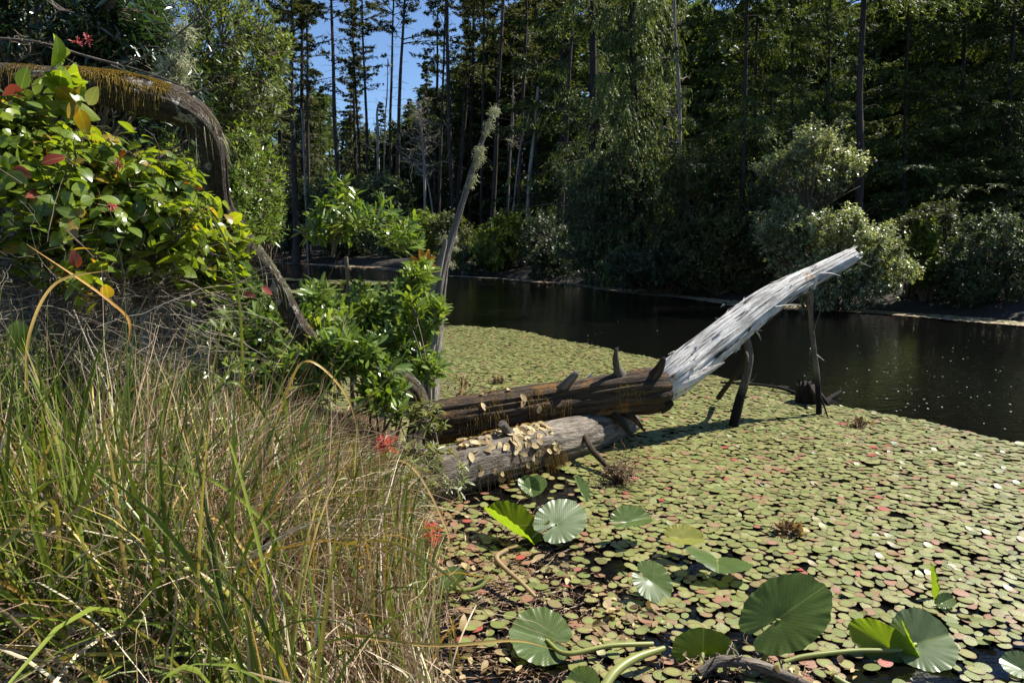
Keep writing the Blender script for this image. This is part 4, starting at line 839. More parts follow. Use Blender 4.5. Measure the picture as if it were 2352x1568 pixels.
e2 = thing('sunken_log', 'thick grey log lying half in the water, its back covered in dry yellow leaves', 'log', tuple(P(1200, 1040, 4.5)))
g = Geo(); sp_ = [P(930, 1125, 3.95), P(1000, 1098, 4.05), (P(1100, 1062, 4.25)), P(1200, 1035, 4.5), P(1300, 1010, 4.8), P(1380, 990, 5.1), P(1450, 970, 5.45)]
tube(g, sp_, [.14, .155, .158, .155, .15, .135, .09], 72, 200, ridges(6, .02, drift=1.2, lump=.08, groove=.05), seed=6); g.build('trunk', M['sunk_bark'], e2)
g = Geo(); tube(g, [P(1185, 1010, 4.4), P(1165, 990, 4.36), P(1152, 972, 4.33)], [.035, .03, .028], 12, 20, ridges(61, .06), seed=61); g.build('stub', M['sunk_bark'], e2)
sF = [(960, 1110, 4.0), (1100, 1062, 4.25), (1200, 1035, 4.5), (1260, 1020, 4.7)]
g = Geo(); fuzz(g, sF, [.15, .16, .157, .15], 1500, .06, seed=45, t=(0, .35), band=1.0, droop=1.2, wdt=.003)
fuzz(g, sF, [.15, .16, .157, .15], 900, .16, seed=46, t=(0, .35), band=.8, droop=1.6, wdt=.0025, urange=(.7, .98)); g.build('root_fringe', M['moss'], e2)
# dry leaves resting on the logs
g = Geo(); rng = np.random.default_rng(47)
def litter_on(path, rads, n, ur, t=(.5, 1), L=(.05, .08), band=.6, lift=.01):
    c = catmull(np.column_stack([np.array([P(*q) for q in path]), rads]), 200); k_ = (rng.uniform(ur[0], ur[1], n) * 198).astype(int); T = nrm(np.gradient(c[:, :3], axis=0))[k_]
    Nn = nrm(np.array([0, 0, 1.]) - T * T[:, 2:3]); Bb = np.cross(T, Nn); a = rng.normal(size=n) * band + .35; out_ = Nn * np.cos(a)[:, None] + Bb * np.sin(a)[:, None]
    b = c[k_, :3] + out_ * (c[k_, 3] * 1.04 + rng.uniform(0, lift, n))[:, None]; X = nrm(np.cross(out_, rv(rng, n))); LL = rng.uniform(*L, n)
    leaves(g, b - X * LL[:, None] / 2, X, nrm(out_ + rv(rng, n, .35)), LL, LL * .55, 'ovate', rng.uniform(*t, n), curl=rng.uniform(-.5, .8, n))
litter_on(sF, [.15, .16, .157, .15], 120, (.22, .88), band=.75); litter_on(sF, [.15, .16, .157, .15], 50, (.05, .9), band=1.1, t=(.2, .8))
litter_on(lpF, [.14, .16, .155, .155, .165, .17], 16, (.05, .45), band=.9)
o = g.build('dry_leaves', M['deadleaf']); tag(o, 'curled dry yellow-brown leaves strewn over the two logs', 'dry leaves', kind='stuff')

# stump in the water
c0 = P(1855, 930, 6.35); e3 = thing('tree_stump', 'small black rotten stump with splayed roots standing in the pad carpet', 'stump', (c0[0], c0[1], 0.0))
g = Geo(); tube(g, [P(1858, 948, 6.35), P(1857, 925, 6.35), P(1852, 900, 6.35), P(1848, 880, 6.35)], [.14, .115, .10, .075], 40, 50, ridges(71, .14, ks=(4, 7, 11, 17), lump=.4), seed=71); g.build('stump_body', M['stump'], e3)
for q, pth in enumerate([[(1835, 925, 6.3), (1825, 938, 6.3), (1815, 948, 6.3)], [(1875, 925, 6.3), (1895, 935, 6.2), (1912, 942, 6.15)], [(1850, 930, 6.25), (1848, 945, 6.2)], [(1880, 905, 6.3), (1893, 918, 6.25), (1903, 930, 6.2)], [(1862, 885, 6.3), (1872, 905, 6.2), (1880, 935, 6.15)]]):
    limb(pth, [.035, .028, .015][:len(pth)], 'stump', seed=72 + q, name='root', sides=10, K=20, amp=.1, parent=e3)
for q in range(16):
    a = rng.uniform(0, 6.28); p0 = P(1850, 890, 6.35) + np.array([math.cos(a) * .07, math.sin(a) * .07, 0]); g = Geo() if q == 0 else g
    tube(g, [p0, p0 + np.array([rng.normal() * .01, 0, .06 + rng.random() * .05])], [.012, .003], 5, 4, cap=False)
g.build('jagged_rim', M['stump'], e3)
def single(name, label, cat, path, rad, mat, seed=1, sides=12, K=50, twigs=0, tl=.1, group=None):
    pts = [P(*q) for q in path]; e = thing(name, label, cat, tuple(pts[0]), group); g = Geo(); tube(g, pts, rad, sides, K, ridges(seed, .06, ks=(3, 5, 8), lump=.2), seed=seed); g.build('stem', M[mat], e)
    if twigs:
        r = np.random.default_rng(seed); c = catmull(np.array(pts), 60); k_ = r.integers(5, 58, twigs); s = np.linspace(0, 1, 6); d = nrm(rv(r, twigs) + np.array([0, 0, .2]))
        C = c[k_][:, None] + d[:, None] * (r.uniform(.3, 1, twigs)[:, None] * tl * s)[..., None] + np.cumsum(r.normal(size=(twigs, 6, 3)) * tl * .05, 1); g = Geo(); tubes(g, C, np.full((twigs, 6), rad[0] * .22), 3, .6); g.build('twigs', M['twig'], e)
    return e
single('stick', 'short dark stick jutting from the water right of the stump', 'stick', [(1890, 925, 6.5), (1910, 912, 6.55), (1932, 898, 6.6)], [.022, .020, .016], 'stump', 81)
single('dead_branch', 'long thin dead branch lying on the pads left of the stump', 'branch', [(1655, 878, 7.1), (1700, 880, 7.0), (1750, 884, 6.9), (1800, 893, 6.75), (1840, 908, 6.6)], [.010, .012, .012, .014, .016], 'prop_bark', 82, twigs=16, tl=.12)
single('dead_branch', 'thick lily rootstock arching over the bottom debris', 'branch', [(1605, 1545, 2.33), (1650, 1518, 2.36), (1720, 1522, 2.35), (1790, 1545, 2.32), (1870, 1580, 2.28)], [.016, .020, .022, .020, .016], 'sunk_bark', 83, twigs=20, tl=.08)
single('lily_stalk', 'thick yellow-green stalk curving up from the bottom debris to the wide glossy leaf', 'stalk', [(1375, 1600, 2.2), (1410, 1545, 2.28), (1460, 1510, 2.35), (1525, 1488, 2.42)], [.014, .015, .014, .010], 'stalk', 84)
single('lily_stalk', 'brown withered stalk crossing the open water toward the rushes', 'stalk', [(1230, 1370, 2.8), (1195, 1335, 2.86), (1160, 1305, 2.95), (1140, 1280, 3.0), (1165, 1262, 3.05)], [.009, .010, .011, .011, .010], 'deadleaf', 85)
single('lily_stalk', 'short green stalk end poking out of the bottom debris', 'stalk', [(1915, 1555, 2.3), (1950, 1575, 2.27), (1990, 1590, 2.25)], [.010, .011, .011], 'stalk', 86)
single('lily_stalk', 'yellow-green stalk rising from behind the trough-shaped leaf', 'stalk', [(1205, 1175, 3.5), (1180, 1160, 3.6), (1150, 1172, 3.62)], [.006, .006, .006], 'stalk', 87)
single('lily_stalk', 'yellow stalk slanting down left of the pale upright leaf', 'stalk', [(1262, 1195, 3.4), (1245, 1210, 3.38), (1222, 1235, 3.34)], [.007, .007, .006], 'stalk', 88)

# lichen-covered leaning snag on the bank
e = thing('leaning_snag', 'leaning bare snag with a shredded base and pale lichen tufts up its thin top', 'snag', tuple(P(985, 880, 6.0)))
g = Geo(); pth = [(975, 960, 6.0), (982, 860, 6.0), (992, 760, 6.0), (1003, 680, 6.02), (1015, 620, 6.05), (1042, 530, 6.1), (1060, 470, 6.12), (1085, 390, 6.16), (1108, 320, 6.2), (1135, 252, 6.25)]
rr_ = [.12, .105, .095, .080, .056, .034, .029, .026, .022, .018]
tube(g, [P(*q) for q in pth], rr_, 40, 240, ridges(91, .06, ks=(5, 8, 13), lump=.2, groove=.3), seed=91); g.build('trunk', M['snag'], e)
limb([(1003, 640, 5.98), (1012, 600, 5.98), (1022, 560, 5.98), (1024, 548, 5.98)], [.035, .028, .018, .010], 'snag', seed=92, parent=e, name='fork')
limb([(1000, 790, 5.9), (1012, 720, 5.92), (1022, 660, 5.95), (1030, 600, 6.0)], [.020, .016, .012, .004], 'snag', seed=93, parent=e, name='splinter')
def tuft(g, c, r_, n, L, seed):
    r = np.random.default_rng(seed); b = np.array(c) + rv(r, n, r_ * .5); s = np.linspace(0, 1, 5); d = nrm(rv(r, n) + np.array([0, 0, -.4]))
    C = b[:, None] + d[:, None] * (r.uniform(.4, 1, n)[:, None] * L * s)[..., None] + np.cumsum(r.normal(size=(n, 5, 3)) * L * .10, 1)
    ribbons(g, C, np.full((n, 5), .0035), nrm(rv(r, n)), r.uniform(0, 1, n))
g = Geo()
for q, (u, v, rr2, n) in enumerate([(1134, 256, .05, 240), (1124, 285, .04, 150), (1118, 305, .03, 100), (1104, 345, .04, 170), (1100, 360, .05, 200), (1096, 380, .035, 130), (1088, 410, .04, 140), (1080, 425, .035, 110), (1024, 552, .05, 200), (1044, 545, .04, 140), (1018, 580, .04, 140), (1046, 570, .03, 90), (1036, 608, .035, 90), (1020, 600, .025, 60)]):
    tuft(g, P(u, v, 6.12), rr2 * .85, int(n * .8), rr2 * 1.0, 300 + q)
g.build('lichen_tufts', M['lichen'], e)

# ---------------------------------------------------------------- the arching mossy trunk
M['labrador'] = leafmat('labrador_leaves', [(0, (.07, .09, .02)), (.5, (.16, .18, .05)), (1, (.30, .28, .10))], .35, .4, .4, (1.3, 1.25, .5), vein=True)
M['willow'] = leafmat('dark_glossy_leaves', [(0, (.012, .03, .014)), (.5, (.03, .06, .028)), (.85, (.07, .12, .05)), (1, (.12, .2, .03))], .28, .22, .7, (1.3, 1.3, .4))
M['bgmyrtle'] = leafmat('background_myrtle_leaves', [(0, (.05, .08, .02)), (.5, (.13, .18, .045)), (1, (.28, .32, .09))], .42, .45, .4, (1.3, 1.3, .45))
M['red_flower'] = plainmat('red_flower', [(0, (.35, .04, .04)), (1, (.6, .14, .13))], .5)
aF = [(-90, 168, 3.0), (20, 180, 3.02), (110, 188, 3.05), (210, 196, 3.1), (300, 214, 3.15), (395, 242, 3.2), (452, 276, 3.25), (482, 320, 3.3), (492, 370, 3.36), (497, 420, 3.42), (512, 478, 3.5), (560, 550, 3.62), (604, 612, 3.74), (645, 678, 3.86), (684, 748, 3.98), (735, 800, 4.08), (810, 832, 4.18), (890, 862, 4.26), (945, 900, 4.32), (962, 960, 4.32), (950, 1015, 4.25), (985, 1050, 4.15), (1040, 1056, 4.1)]
aw = [54, 58, 62, 66, 78, 76, 64, 56, 54, 52, 46, 42, 42, 44, 40, 38, 42, 44, 50, 46, 34, 26, 18]
ar_ = [w_ / F * q[2] / 2 for w_, q in zip(aw, aF)]
e = thing('arching_trunk', 'living grey trunk arching down from the leaves to the logs, golden moss on its back', 'tree trunk', tuple(P(950, 1015, 4.25)))
g = Geo(); tube(g, [P(*q) for q in aF], ar_, 64, 520, ridges(101, .035, ks=(3, 5, 9), drift=3, lump=.24, groove=.10), seed=101); g.build('trunk', M['arch_bark'], e)
g = Geo(); fuzz(g, aF[:8], ar_[:8], 15000, .026, seed=102, t=(.2, .85), band=.62, urange=(.36, .70), wdt=.0035, droop=.5)
fuzz(g, aF[:8], ar_[:8], 1500, .024, seed=103, t=(0, .3), band=.7, urange=(.5, .98), wdt=.003)
fuzz(g, aF[:8], ar_[:8], 900, .040, seed=109, t=(.1, .6), band=.8, urange=(.35, .62), wdt=.003)
fuzz(g, aF[:8], ar_[:8], 1600, .03, seed=107, t=(.1, .6), band=.8, urange=(.0, .3), wdt=.003)
fuzz(g, aF[14:20], ar_[14:20], 1200, .03, seed=104, t=(.4, 1), band=.6, wdt=.003); g.build('moss', M['moss'], e)
g = Geo(); fuzz(g, aF[6:9], ar_[6:9], 900, .035, seed=105, t=(0, .6), band=.7, wdt=.003); fuzz(g, aF[11:14], ar_[11:14], 700, .035, seed=106, t=(0, 1), band=.8, wdt=.003); g.build('lichen', M['lichen'], e)
limb([(415, 235, 3.2), (420, 222, 3.2), (455, 212, 3.22)], [.02, .012, .004], 'arch_bark', seed=108, parent=e, name='stub')
# lichen-hung dead branch above it
e = thing('dead_branch', 'thin crooked dead branch with hanging lichen above the mossy arch', 'branch', tuple(P(360, 195, 3.5)))
g = Geo(); tube(g, [P(352, 185, 3.5), P(385, 160, 3.5), P(415, 125, 3.5), P(420, 90, 3.5), P(422, 65, 3.5)], [.008, .007, .006, .005, .003], 8, 40, seed=110)
tube(g, [P(400, 210, 3.5), P(440, 212, 3.5), P(475, 200, 3.5), P(500, 170, 3.5)], [.005, .005, .004, .002], 6, 30, seed=111); g.build('twigs', M['twig'], e)
g = Geo()
for q, (u, v, r_) in enumerate([(410, 140, .05), (395, 165, .05), (380, 185, .05), (400, 185, .04), (424, 75, .025)]): tuft(g, P(u, v, 3.52), r_, 260, .06, 400 + q)
g.build('lichen_tufts', M['lichen'], e)

# ---------------------------------------------------------------- bank shrubs
def bank_base(u, d): return gb(u, d)
shrub('dark_shrub', 'deep shaded evergreen shrub filling the upper corner behind the mossy arch', 'shrub', gb(150, 5.6),
      [(120, 40, 260, 110, 5.2, .6, 2), (40, 150, 160, 90, 5.2, .6, 1), (300, 90, 120, 110, 5.3, .6, 1.3), (250, 250, 200, 90, 5.4, .5, 1), (60, 260, 150, 100, 5.3, .5, 1)], 1300, 10, .10, .021, M['willow'], 'lance', seed=501, stem_r=.03, tmean=.42, tsd=.2, seg=.22, spread=.75, nbase=4)
shrub('background_shrub', 'tall airy olive-green shrub with sky showing through, rising behind the mossy arch', 'shrub', gb(520, 8.2),
      [(440, 70, 110, 120, 7.6, .8, 1.6), (540, 60, 90, 110, 7.8, .8, .9), (590, 200, 60, 100, 7.6, .6, .6), (500, 230, 120, 90, 7.6, .7, .9), (390, 190, 90, 110, 7.6, .7, 1.1), (620, 100, 35, 80, 7.8, .5, .3)], 2300, 9, .062, .018, M['bgmyrtle'], seed=502, stem_r=.025, stemmat=M['stem'], tmean=.45, tsd=.25, seg=.16, spread=.6, nbase=4)
shrub('myrtle_shrub', 'bright yellow-green shrub under the bend of the arching trunk', 'shrub', gb(560, 7.0),
      [(560, 400, 65, 90, 6.8, .6, 1.5), (440, 420, 110, 90, 6.6, .6, 1.3), (540, 500, 80, 60, 6.6, .5, 1), (380, 360, 110, 60, 6.6, .5, .8), (600, 470, 30, 60, 6.8, .4, .5)], 1500, 10, .062, .016, M['myrtle'], seed=503, stem_r=.025, tmean=.5, tsd=.22, seg=.16, spread=.6, nbase=5)
shrub('dark_shrub', 'big dark shrub mass behind the salal closing off the lake', 'shrub', gb(120, 8.6),
      [(60, 100, 300, 200, 8.4, .7, 2), (330, 300, 160, 200, 8.6, .6, 2), (100, 420, 300, 160, 8.2, .6, 2), (420, 500, 170, 90, 8.6, .6, 1.2)], 3600, 10, .10, .04, M['dark_bush'], seed=504, stem_r=.05, tmean=.35, seg=.22, nbase=8)
e, tips = shrub('salal_bush', 'big salal bush with broad glossy leaves, some turning red, under the mossy arch', 'bush', gb(150, 2.9),
      [(40, 285, 90, 45, 2.75, .22, 1.2), (160, 330, 120, 45, 2.85, .22, 1.3), (290, 375, 100, 45, 2.85, .22, 1.2), (90, 400, 140, 60, 2.7, .22, 1.4), (380, 420, 60, 45, 2.95, .18, .9), (300, 480, 150, 50, 2.8, .2, 1.6), (120, 490, 140, 50, 2.6, .2, 1.2), (470, 540, 90, 35, 3.1, .15, .8), (575, 555, 25, 15, 3.3, .1, .12), (20, 235, 50, 35, 2.7, .2, .5), (120, 580, 160, 30, 2.6, .2, .5), (380, 590, 120, 30, 2.9, .2, .5)], 760, 6, .060, .040, M['salal'], 'ovate',
      seed=505, stem_r=.012, tmean=.58, tsd=.2, seg=.24, spread=.85, shell=.1, flower=.006, rosette=0, nbase=6, flatz=.2)
shrub('salal_bush', 'leafy salal shoot lying over the left end of the mossy arch', 'bush', tuple(P(60, 215, 2.85)),
      [(150, 150, 60, 35, 2.8, .06, 1), (60, 200, 80, 25, 2.8, .06, 1), (190, 190, 50, 20, 2.85, .05, .7)], 9, 5, .105, .062, M['salal'], 'ovate', seed=506, stem_r=.005, tmean=.75, tsd=.12, seg=.16, spread=.85, rosette=0, nbase=1, flower=.04, flatz=.1)
shrub('salal_bush', 'salal shoot with red-tinged leaves crossing the lower bend of the arch', 'bush', tuple(P(450, 520, 3.2)),
      [(470, 470, 30, 15, 3.15, .08, .5), (560, 540, 45, 25, 3.3, .08, 1.2), (470, 500, 50, 30, 3.2, .08, 1)], 13, 6, .085, .050, M['salal'], 'ovate', seed=507, stem_r=.005, tmean=.7, tsd=.15, seg=.16, spread=.8, rosette=0, nbase=1, flower=.05)
g = Geo(); rng = np.random.default_rng(508)
for (u, v, d) in [(175, 98, 2.8), (200, 92, 2.8), (140, 455, 2.6), (160, 480, 2.6), (255, 470, 2.6), (270, 380, 2.7), (390, 530, 2.9)]:
    c = P(u, v, d); s = np.linspace(0, 1, 4); dd = nrm(rv(rng, 16) + np.array([.3, 0, .2])); C = c + dd[:, None] * (rng.uniform(.012, .03, 16)[:, None] * s)[..., None]
    tubes(g, C, np.array([.0008, .001, .0025, .0015])[None] * np.ones((16, 1)), 5, rng.random(16))
o = g.build('flower_sprays', M['red_flower'], e)
# single conspicuous leaves of that bush
g = Geo(); SP = [(95, 375, 2.5, .97, .075), (290, 352, 2.65, 1.0, .075), (178, 615, 2.4, .965, .06), (150, 690, 2.4, .3, .09), (510, 566, 3.1, .985, .075), (510, 645, 3.2, .98, .06), (600, 660, 3.3, .975, .06), (40, 735, 2.3, .4, .11), (560, 675, 3.2, .975, .05), (30, 385, 2.5, .965, .06)]
for q, (u, v, d, t_, L_) in enumerate(SP):
    x_ = nrm(rv(rng, 1) * np.array([1, .3, .8])); leaves(g, P(u, v, d)[None], x_, nrm(rv(rng, 1) * .3 + np.array([.2, -1, .4])), L_, L_ * .6, 'ovate', t_, curl=[.2])
g.build('coloured_leaves', M['salal'], e)

def myrtle(lab, base, blobs, nt_, seed, L=.095, nb=5, **kw):
    return shrub('myrtle_shrub', lab, 'shrub', base, blobs, nt_, 10, L, L * .25, M['myrtle'], 'lance', seed=seed, stem_r=kw.pop('sr', .012), tmean=kw.pop('tm', .5), tsd=.2, seg=.11, spread=.55, rosette=.25, shell=.15, stemmat=M['twig'], nbase=nb, **kw)
fork = P(795, 590, 5.3)
e, _ = myrtle('small myrtle sapling holding its crown over the far water on a thin forked stem', tuple(fork), [(790, 470, 70, 45, 5.3, .35, 1.3), (850, 510, 90, 50, 5.3, .35, 1.5), (750, 530, 50, 40, 5.3, .3, .8), (905, 550, 45, 22, 5.3, .2, .5), (780, 430, 22, 22, 5.3, .1, .3)], 150, 601, nb=1, sr=.014)
g = Geo(); bz = gb(795, 5.3); tube(g, [np.array([bz[0], bz[1], -.3]), (np.array([bz[0], bz[1], 0]) + fork) / 2 + np.array([.02, 0, 0]), fork], [.022, .018, .014], 10, 30, seed=1); g.build('trunk', M['twig'], e)
myrtle('dense leafy myrtle shrub hiding the foot of the leaning snag', gb(880, 5.0), [(870, 700, 90, 60, 5.0, .35, 1.3), (950, 650, 50, 50, 5.2, .3, .8), (990, 720, 38, 40, 5.0, .2, .5), (900, 800, 100, 70, 4.8, .3, 1.5), (960, 830, 50, 60, 4.8, .25, .8), (820, 760, 90, 70, 4.9, .3, 1.2), (1015, 705, 20, 14, 4.9, .1, .12)], 420, 602)
myrtle('myrtle shrub with upright shoots between the arch and the dense shrub', gb(730, 4.3), [(720, 680, 30, 50, 4.5, .2, .5), (740, 740, 60, 60, 4.4, .25, 1.1), (790, 840, 100, 45, 3.85, .15, 1.6), (880, 900, 70, 40, 4.2, .2, .8), (700, 900, 90, 50, 4.1, .2, 1)], 260, 603)
myrtle('myrtle shrub growing in front of the pale stretch of the arching trunk', gb(600, 4.3), [(590, 720, 60, 70, 4.3, .3, 1), (620, 820, 80, 70, 4.2, .3, 1.2), (540, 780, 60, 80, 4.2, .25, .8), (650, 930, 80, 40, 4.1, .2, .8), (560, 640, 40, 40, 4.3, .2, .5)], 280, 604, tm=.45)
myrtle('low myrtle sprigs beside the lower bend of the arch', gb(960, 4.4), [(985, 840, 40, 30, 4.6, .15, .8), (950, 700, 25, 30, 4.7, .1, .4), (880, 930, 50, 25, 4.1, .12, 1)], 60, 605, tm=.55)
def lab(name_, base, blobs, n_, seed, mat='labrador', L=.055, cat='shrub'):
    return shrub('labrador_shrub', name_, cat, base, blobs, n_, 11, L, L * .22, M[mat], 'lance', seed=seed, stem_r=.005, tmean=.5, seg=.03, spread=.8, rosette=.5, stemmat=M['twig'], nbase=3, upb=.9)
lab('low narrow-leaved shrublet at the butt of the brown log', gb(960, 4.1), [(965, 960, 45, 35, 4.0, .15, 1), (1000, 975, 25, 20, 4.0, .1, .5)], 34, 611)
lab('scrubby narrow-leaved shrublet in front of the sunken log end', gb(930, 3.7), [(940, 1060, 70, 45, 3.7, .2, 1), (1000, 1130, 50, 40, 3.6, .15, .7), (1050, 1090, 30, 20, 3.6, .1, .3)], 60, 612)
lab('shrublet with clusters of bright red leaves above the dark water edge', gb(940, 3.3), [(985, 1222, 16, 22, 3.25, .03, 1.2), (930, 1185, 22, 22, 3.3, .05, .6), (880, 1018, 22, 14, 3.6, .05, .7)], 22, 613, mat='redleaf', L=.062)
lab('pale green shrublet among the dry rushes', gb(880, 3.4), [(900, 1110, 90, 60, 3.4, .2, 1)], 40, 614)
# orange fern
e = thing('orange_fern', 'small rusty-orange fern beside the shredded base of the leaning snag', 'fern', tuple(P(975, 640, 5.6)))
g = Geo(); gs = Geo(); rng = np.random.default_rng(620); b = P(975, 640, 5.6)
for (u, v) in [(965, 562), (998, 590), (945, 590), (985, 575), (955, 610), (1000, 612), (940, 620)]:
    t_ = P(u, v, 5.6 + rng.normal() * .05); c = catmull([b, (b + t_) / 2 + np.array([0, 0, .03]), t_], 26); tube(gs, [b, (b + t_) / 2 + np.array([0, 0, .03]), t_], [.002, .0015, .001], 4, 12, cap=False)
    k_ = np.repeat(np.arange(6, 26), 2); T = nrm(np.gradient(c, axis=0))[k_]; sd_ = np.tile([1, -1], 20)[:, None]; lat = nrm(np.cross(T, [0, -1, .3])) * sd_
    leaves(g, c[k_], lat + T * .5, np.tile([0, -1, .5], (40, 1)) + rv(rng, 40, .2), .05 * (1.2 - k_ / 26), .016, 'diamond', rng.uniform(.2, 1, 40))
gs.build('fronds', M['stem'], e); g.build('leaflets', M['fern'], e)

# ---------------------------------------------------------------- grasses of the bank
rng = np.random.default_rng(700)
def ptop(u): return np.interp(u, [-200, 0, 300, 500, 650, 800, 900, 1000, 1080], [745, 755, 790, 850, 915, 1005, 1090, 1260, 1450])
def blades(n, rx, ry, lenf, wid, tfun, lean, droop, K=10, clump=170, csd=.07, fold=.15, minlen=.12, seed=0, toplift=0, umax=1080, wob=.0, fmax=None):
    r = np.random.default_rng(seed); cx = r.uniform(*rx, clump * 6); cyy = r.uniform(*ry, clump * 6) ** 1.0
    sb_ = sdist(cx, cyy, bank); uu, vv, ff = proj(np.column_stack([cx, cyy, cx * 0 + .3])); ok = (sb_ > .0) & (uu > -500) & (uu < umax); cx, cyy = cx[ok][:clump], cyy[ok][:clump]
    k_ = r.integers(0, len(cx), n); x = cx[k_] + r.normal(size=n) * csd; y = np.maximum(cyy[k_] + r.normal(size=n) * csd, ry[0]); z = ground_z(x, y) - .02; z = np.maximum(z, -.05)
    uu, vv, ff = proj(np.column_stack([x, y, z])); zt = CAMH - (ptop(uu) - toplift - HOR) / F * y; L = np.maximum((zt - z), minlen) * r.uniform(lenf[0], lenf[1], n)
    cl = r.normal(size=(len(cx), 2))[k_] * .25; az = r.uniform(0, 6.28, n); ld = np.column_stack([np.cos(az) + cl[:, 0], np.sin(az) + cl[:, 1]]); ld /= np.linalg.norm(ld, axis=1)[:, None]
    ln = np.abs(r.normal(size=n)) * lean + .03; dr = np.abs(r.normal(size=n)) * droop; s = np.linspace(0, 1, K)[None]
    hor = L[:, None] * (ln[:, None] * s + dr[:, None] * s ** 2.2 * .9); ver = L[:, None] * (s * 1.06 - dr[:, None] * .95 * s ** 3)
    C = np.stack([x[:, None] + ld[:, :1] * hor, y[:, None] + ld[:, 1:] * hor, np.maximum(z[:, None] + ver, .01)], -1)
    if wob: C += np.cumsum(r.normal(size=C.shape) * wob, 1) * s[..., None]
    C[..., 1] = np.maximum(C[..., 1], .75)
    pu, pv, _ = proj(C.reshape(-1, 3)); pu, pv = pu.reshape(n, K), pv.reshape(n, K)
    lim = np.interp(pv, [900, 1100, 1300, 1450, 1568], [960, 1010, 1020, 1010, 1040]); over = (pu - lim).max(1) + r.normal(size=n) * 45
    ok = (over < 0) | (r.random(n) < .16 * np.exp(-np.maximum(over, 0) / 120)); C, face_, k_, ld, L = C[ok], None, k_[ok], ld[ok], L[ok]; n = len(C)
    w_ = (wid * r.uniform(.6, 1.3, n))[:, None] * np.minimum(1.0, (1.02 - s) * 3.2) * (.75 + .25 * np.minimum(s * 6, 1))
    face = nrm(np.column_stack([ld * .6, np.full(n, .3)]) + rv(r, n, .5)); g = Geo(); ribbons(g, C, w_, face, tfun(r, n), fold); return g
g = blades(12500, (-4.2, -.25), (1.25, 4.8), (.55, 1.12), .0080, lambda r, n: np.where(r.random(n) < .82, np.clip(r.normal(.30, .20, n), 0, .74), r.uniform(.74, 1, n)), .12, .42, clump=230, seed=701)
LONG = [([(0, 1165), (150, 1090), (300, 1062), (460, 1090), (600, 1190), (690, 1330)], 1.7, .6), ([(190, 1300), (320, 1195), (430, 1170), (520, 1215), (620, 1350)], 1.7, .9), ([(20, 1480), (120, 1500), (230, 1560), (340, 1640)], 1.4, .92),
        ([(470, 930), (560, 830), (650, 905), (655, 1010)], 2.2, .5), ([(420, 1010), (520, 880), (600, 940), (700, 1130)], 2.2, .3), ([(0, 1260), (120, 1150), (140, 1330), (180, 1560)], 1.5, .8), ([(620, 1460), (640, 1390), (700, 1460), (650, 1600)], 1.8, .6),
        ([(300, 1600), (420, 1480), (560, 1420), (700, 1440), (980, 1480), (1180, 1470), (1270, 1490)], 1.9, .88), ([(520, 1500), (700, 1300), (860, 1240), (1000, 1300), (1130, 1420)], 2.1, .8), ([(560, 1130), (640, 950), (700, 830), (790, 900), (830, 1010)], 2.6, .9),
        ([(560, 905), (550, 700), (520, 560), (470, 470)], 2.5, .72), ([(60, 900), (70, 760), (130, 650), (250, 620)], 2.2, .9), ([(250, 900), (300, 760), (250, 690), (60, 560)], 2.2, .95), ([(680, 1250), (800, 1100), (930, 1060), (1020, 1200), (1035, 1290)], 2.6, .97), ([(230, 1568), (330, 1420), (420, 1430), (460, 1580)], 1.5, .4)]
for q, (pth, d, t_) in enumerate(LONG):
    c = catmull(np.array([P(u, v, d + .1 * math.sin(k_ + q)) for k_, (u, v) in enumerate(pth)]), 40); s = np.linspace(0, 1, 40)
    ribbons(g, c[None], (.0085 * np.minimum(1, (1.02 - s) * 4))[None], nrm(np.array([[.2, -.8, .5]]) + rv(rng, 1, .3)), np.array([t_]), .15)
o = g.build('sedge_grass', M['sedge']); tag(o, 'tall green sedge blades massed on the near bank', 'grass', kind='stuff')
g = blades(9000, (-4.2, .15), (1.25, 5.0), (.35, 1.0), 0.0062, lambda r, n: r.random(n) ** .8, .35, .9, clump=260, csd=.09, seed=702, wob=.006)
o = g.build('straw_grass', M['straw']); tag(o, 'pale dead straw bent over among the green sedge', 'dead grass', kind='stuff')
g = blades(11000, (-1.3, .05), (1.5, 5.2), (.5, 1.15), .0026, lambda r, n: r.random(n), .35, 1.0, clump=150, csd=.08, seed=703, fold=0, wob=.010, K=12, toplift=30, umax=985)
g2 = blades(1500, (-4, -.8), (1.3, 3.2), (.3, .8), .003, lambda r, n: r.random(n), .5, 1.0, clump=150, csd=.10, seed=704, fold=0, wob=.014, K=12)
g.v += g2.v; g.t += g2.t; g.c += g2.c; g.f += [f_ + g.n for f_ in g2.f]
o = g.build('dry_rushes', M['dry_fine']); tag(o, 'fine pinkish-brown dry rushes drooping along the water edge', 'dry rushes', kind='stuff')
# leafless twig thicket under the salal
def scribble(n, blobs, L, r0, K, jit, seed, sides=3, t=(.2, 1), flat=.5, drift=(0, 0, 0)):
    r = np.random.default_rng(seed); B = np.array(blobs, float); k_ = r.choice(len(B), n, p=B[:, 6] / B[:, 6].sum()); cen = np.array([P(b[0], b[1], b[4]) for b in B])
    p0 = cen[k_] + r.uniform(-1, 1, (n, 3)) * np.stack([B[k_, 2] / F * B[k_, 4], B[k_, 5], B[k_, 3] / F * B[k_, 4]], -1); d = nrm(rv(r, n) * np.array([1, .6, flat]) + np.array(drift))
    steps = d[:, None] + np.cumsum(r.normal(size=(n, K, 3)) * jit, 1); C = p0[:, None] + np.cumsum(nrm(steps) * (L * r.uniform(.3, 1.2, n))[:, None, None] / K, 1)
    C[..., 2] = np.maximum(C[..., 2], .008); g = Geo(); tubes(g, C, (r0 * r.uniform(.5, 1.3, n))[:, None] * np.linspace(1, .4, K)[None], sides, r.uniform(*t, n)); return g
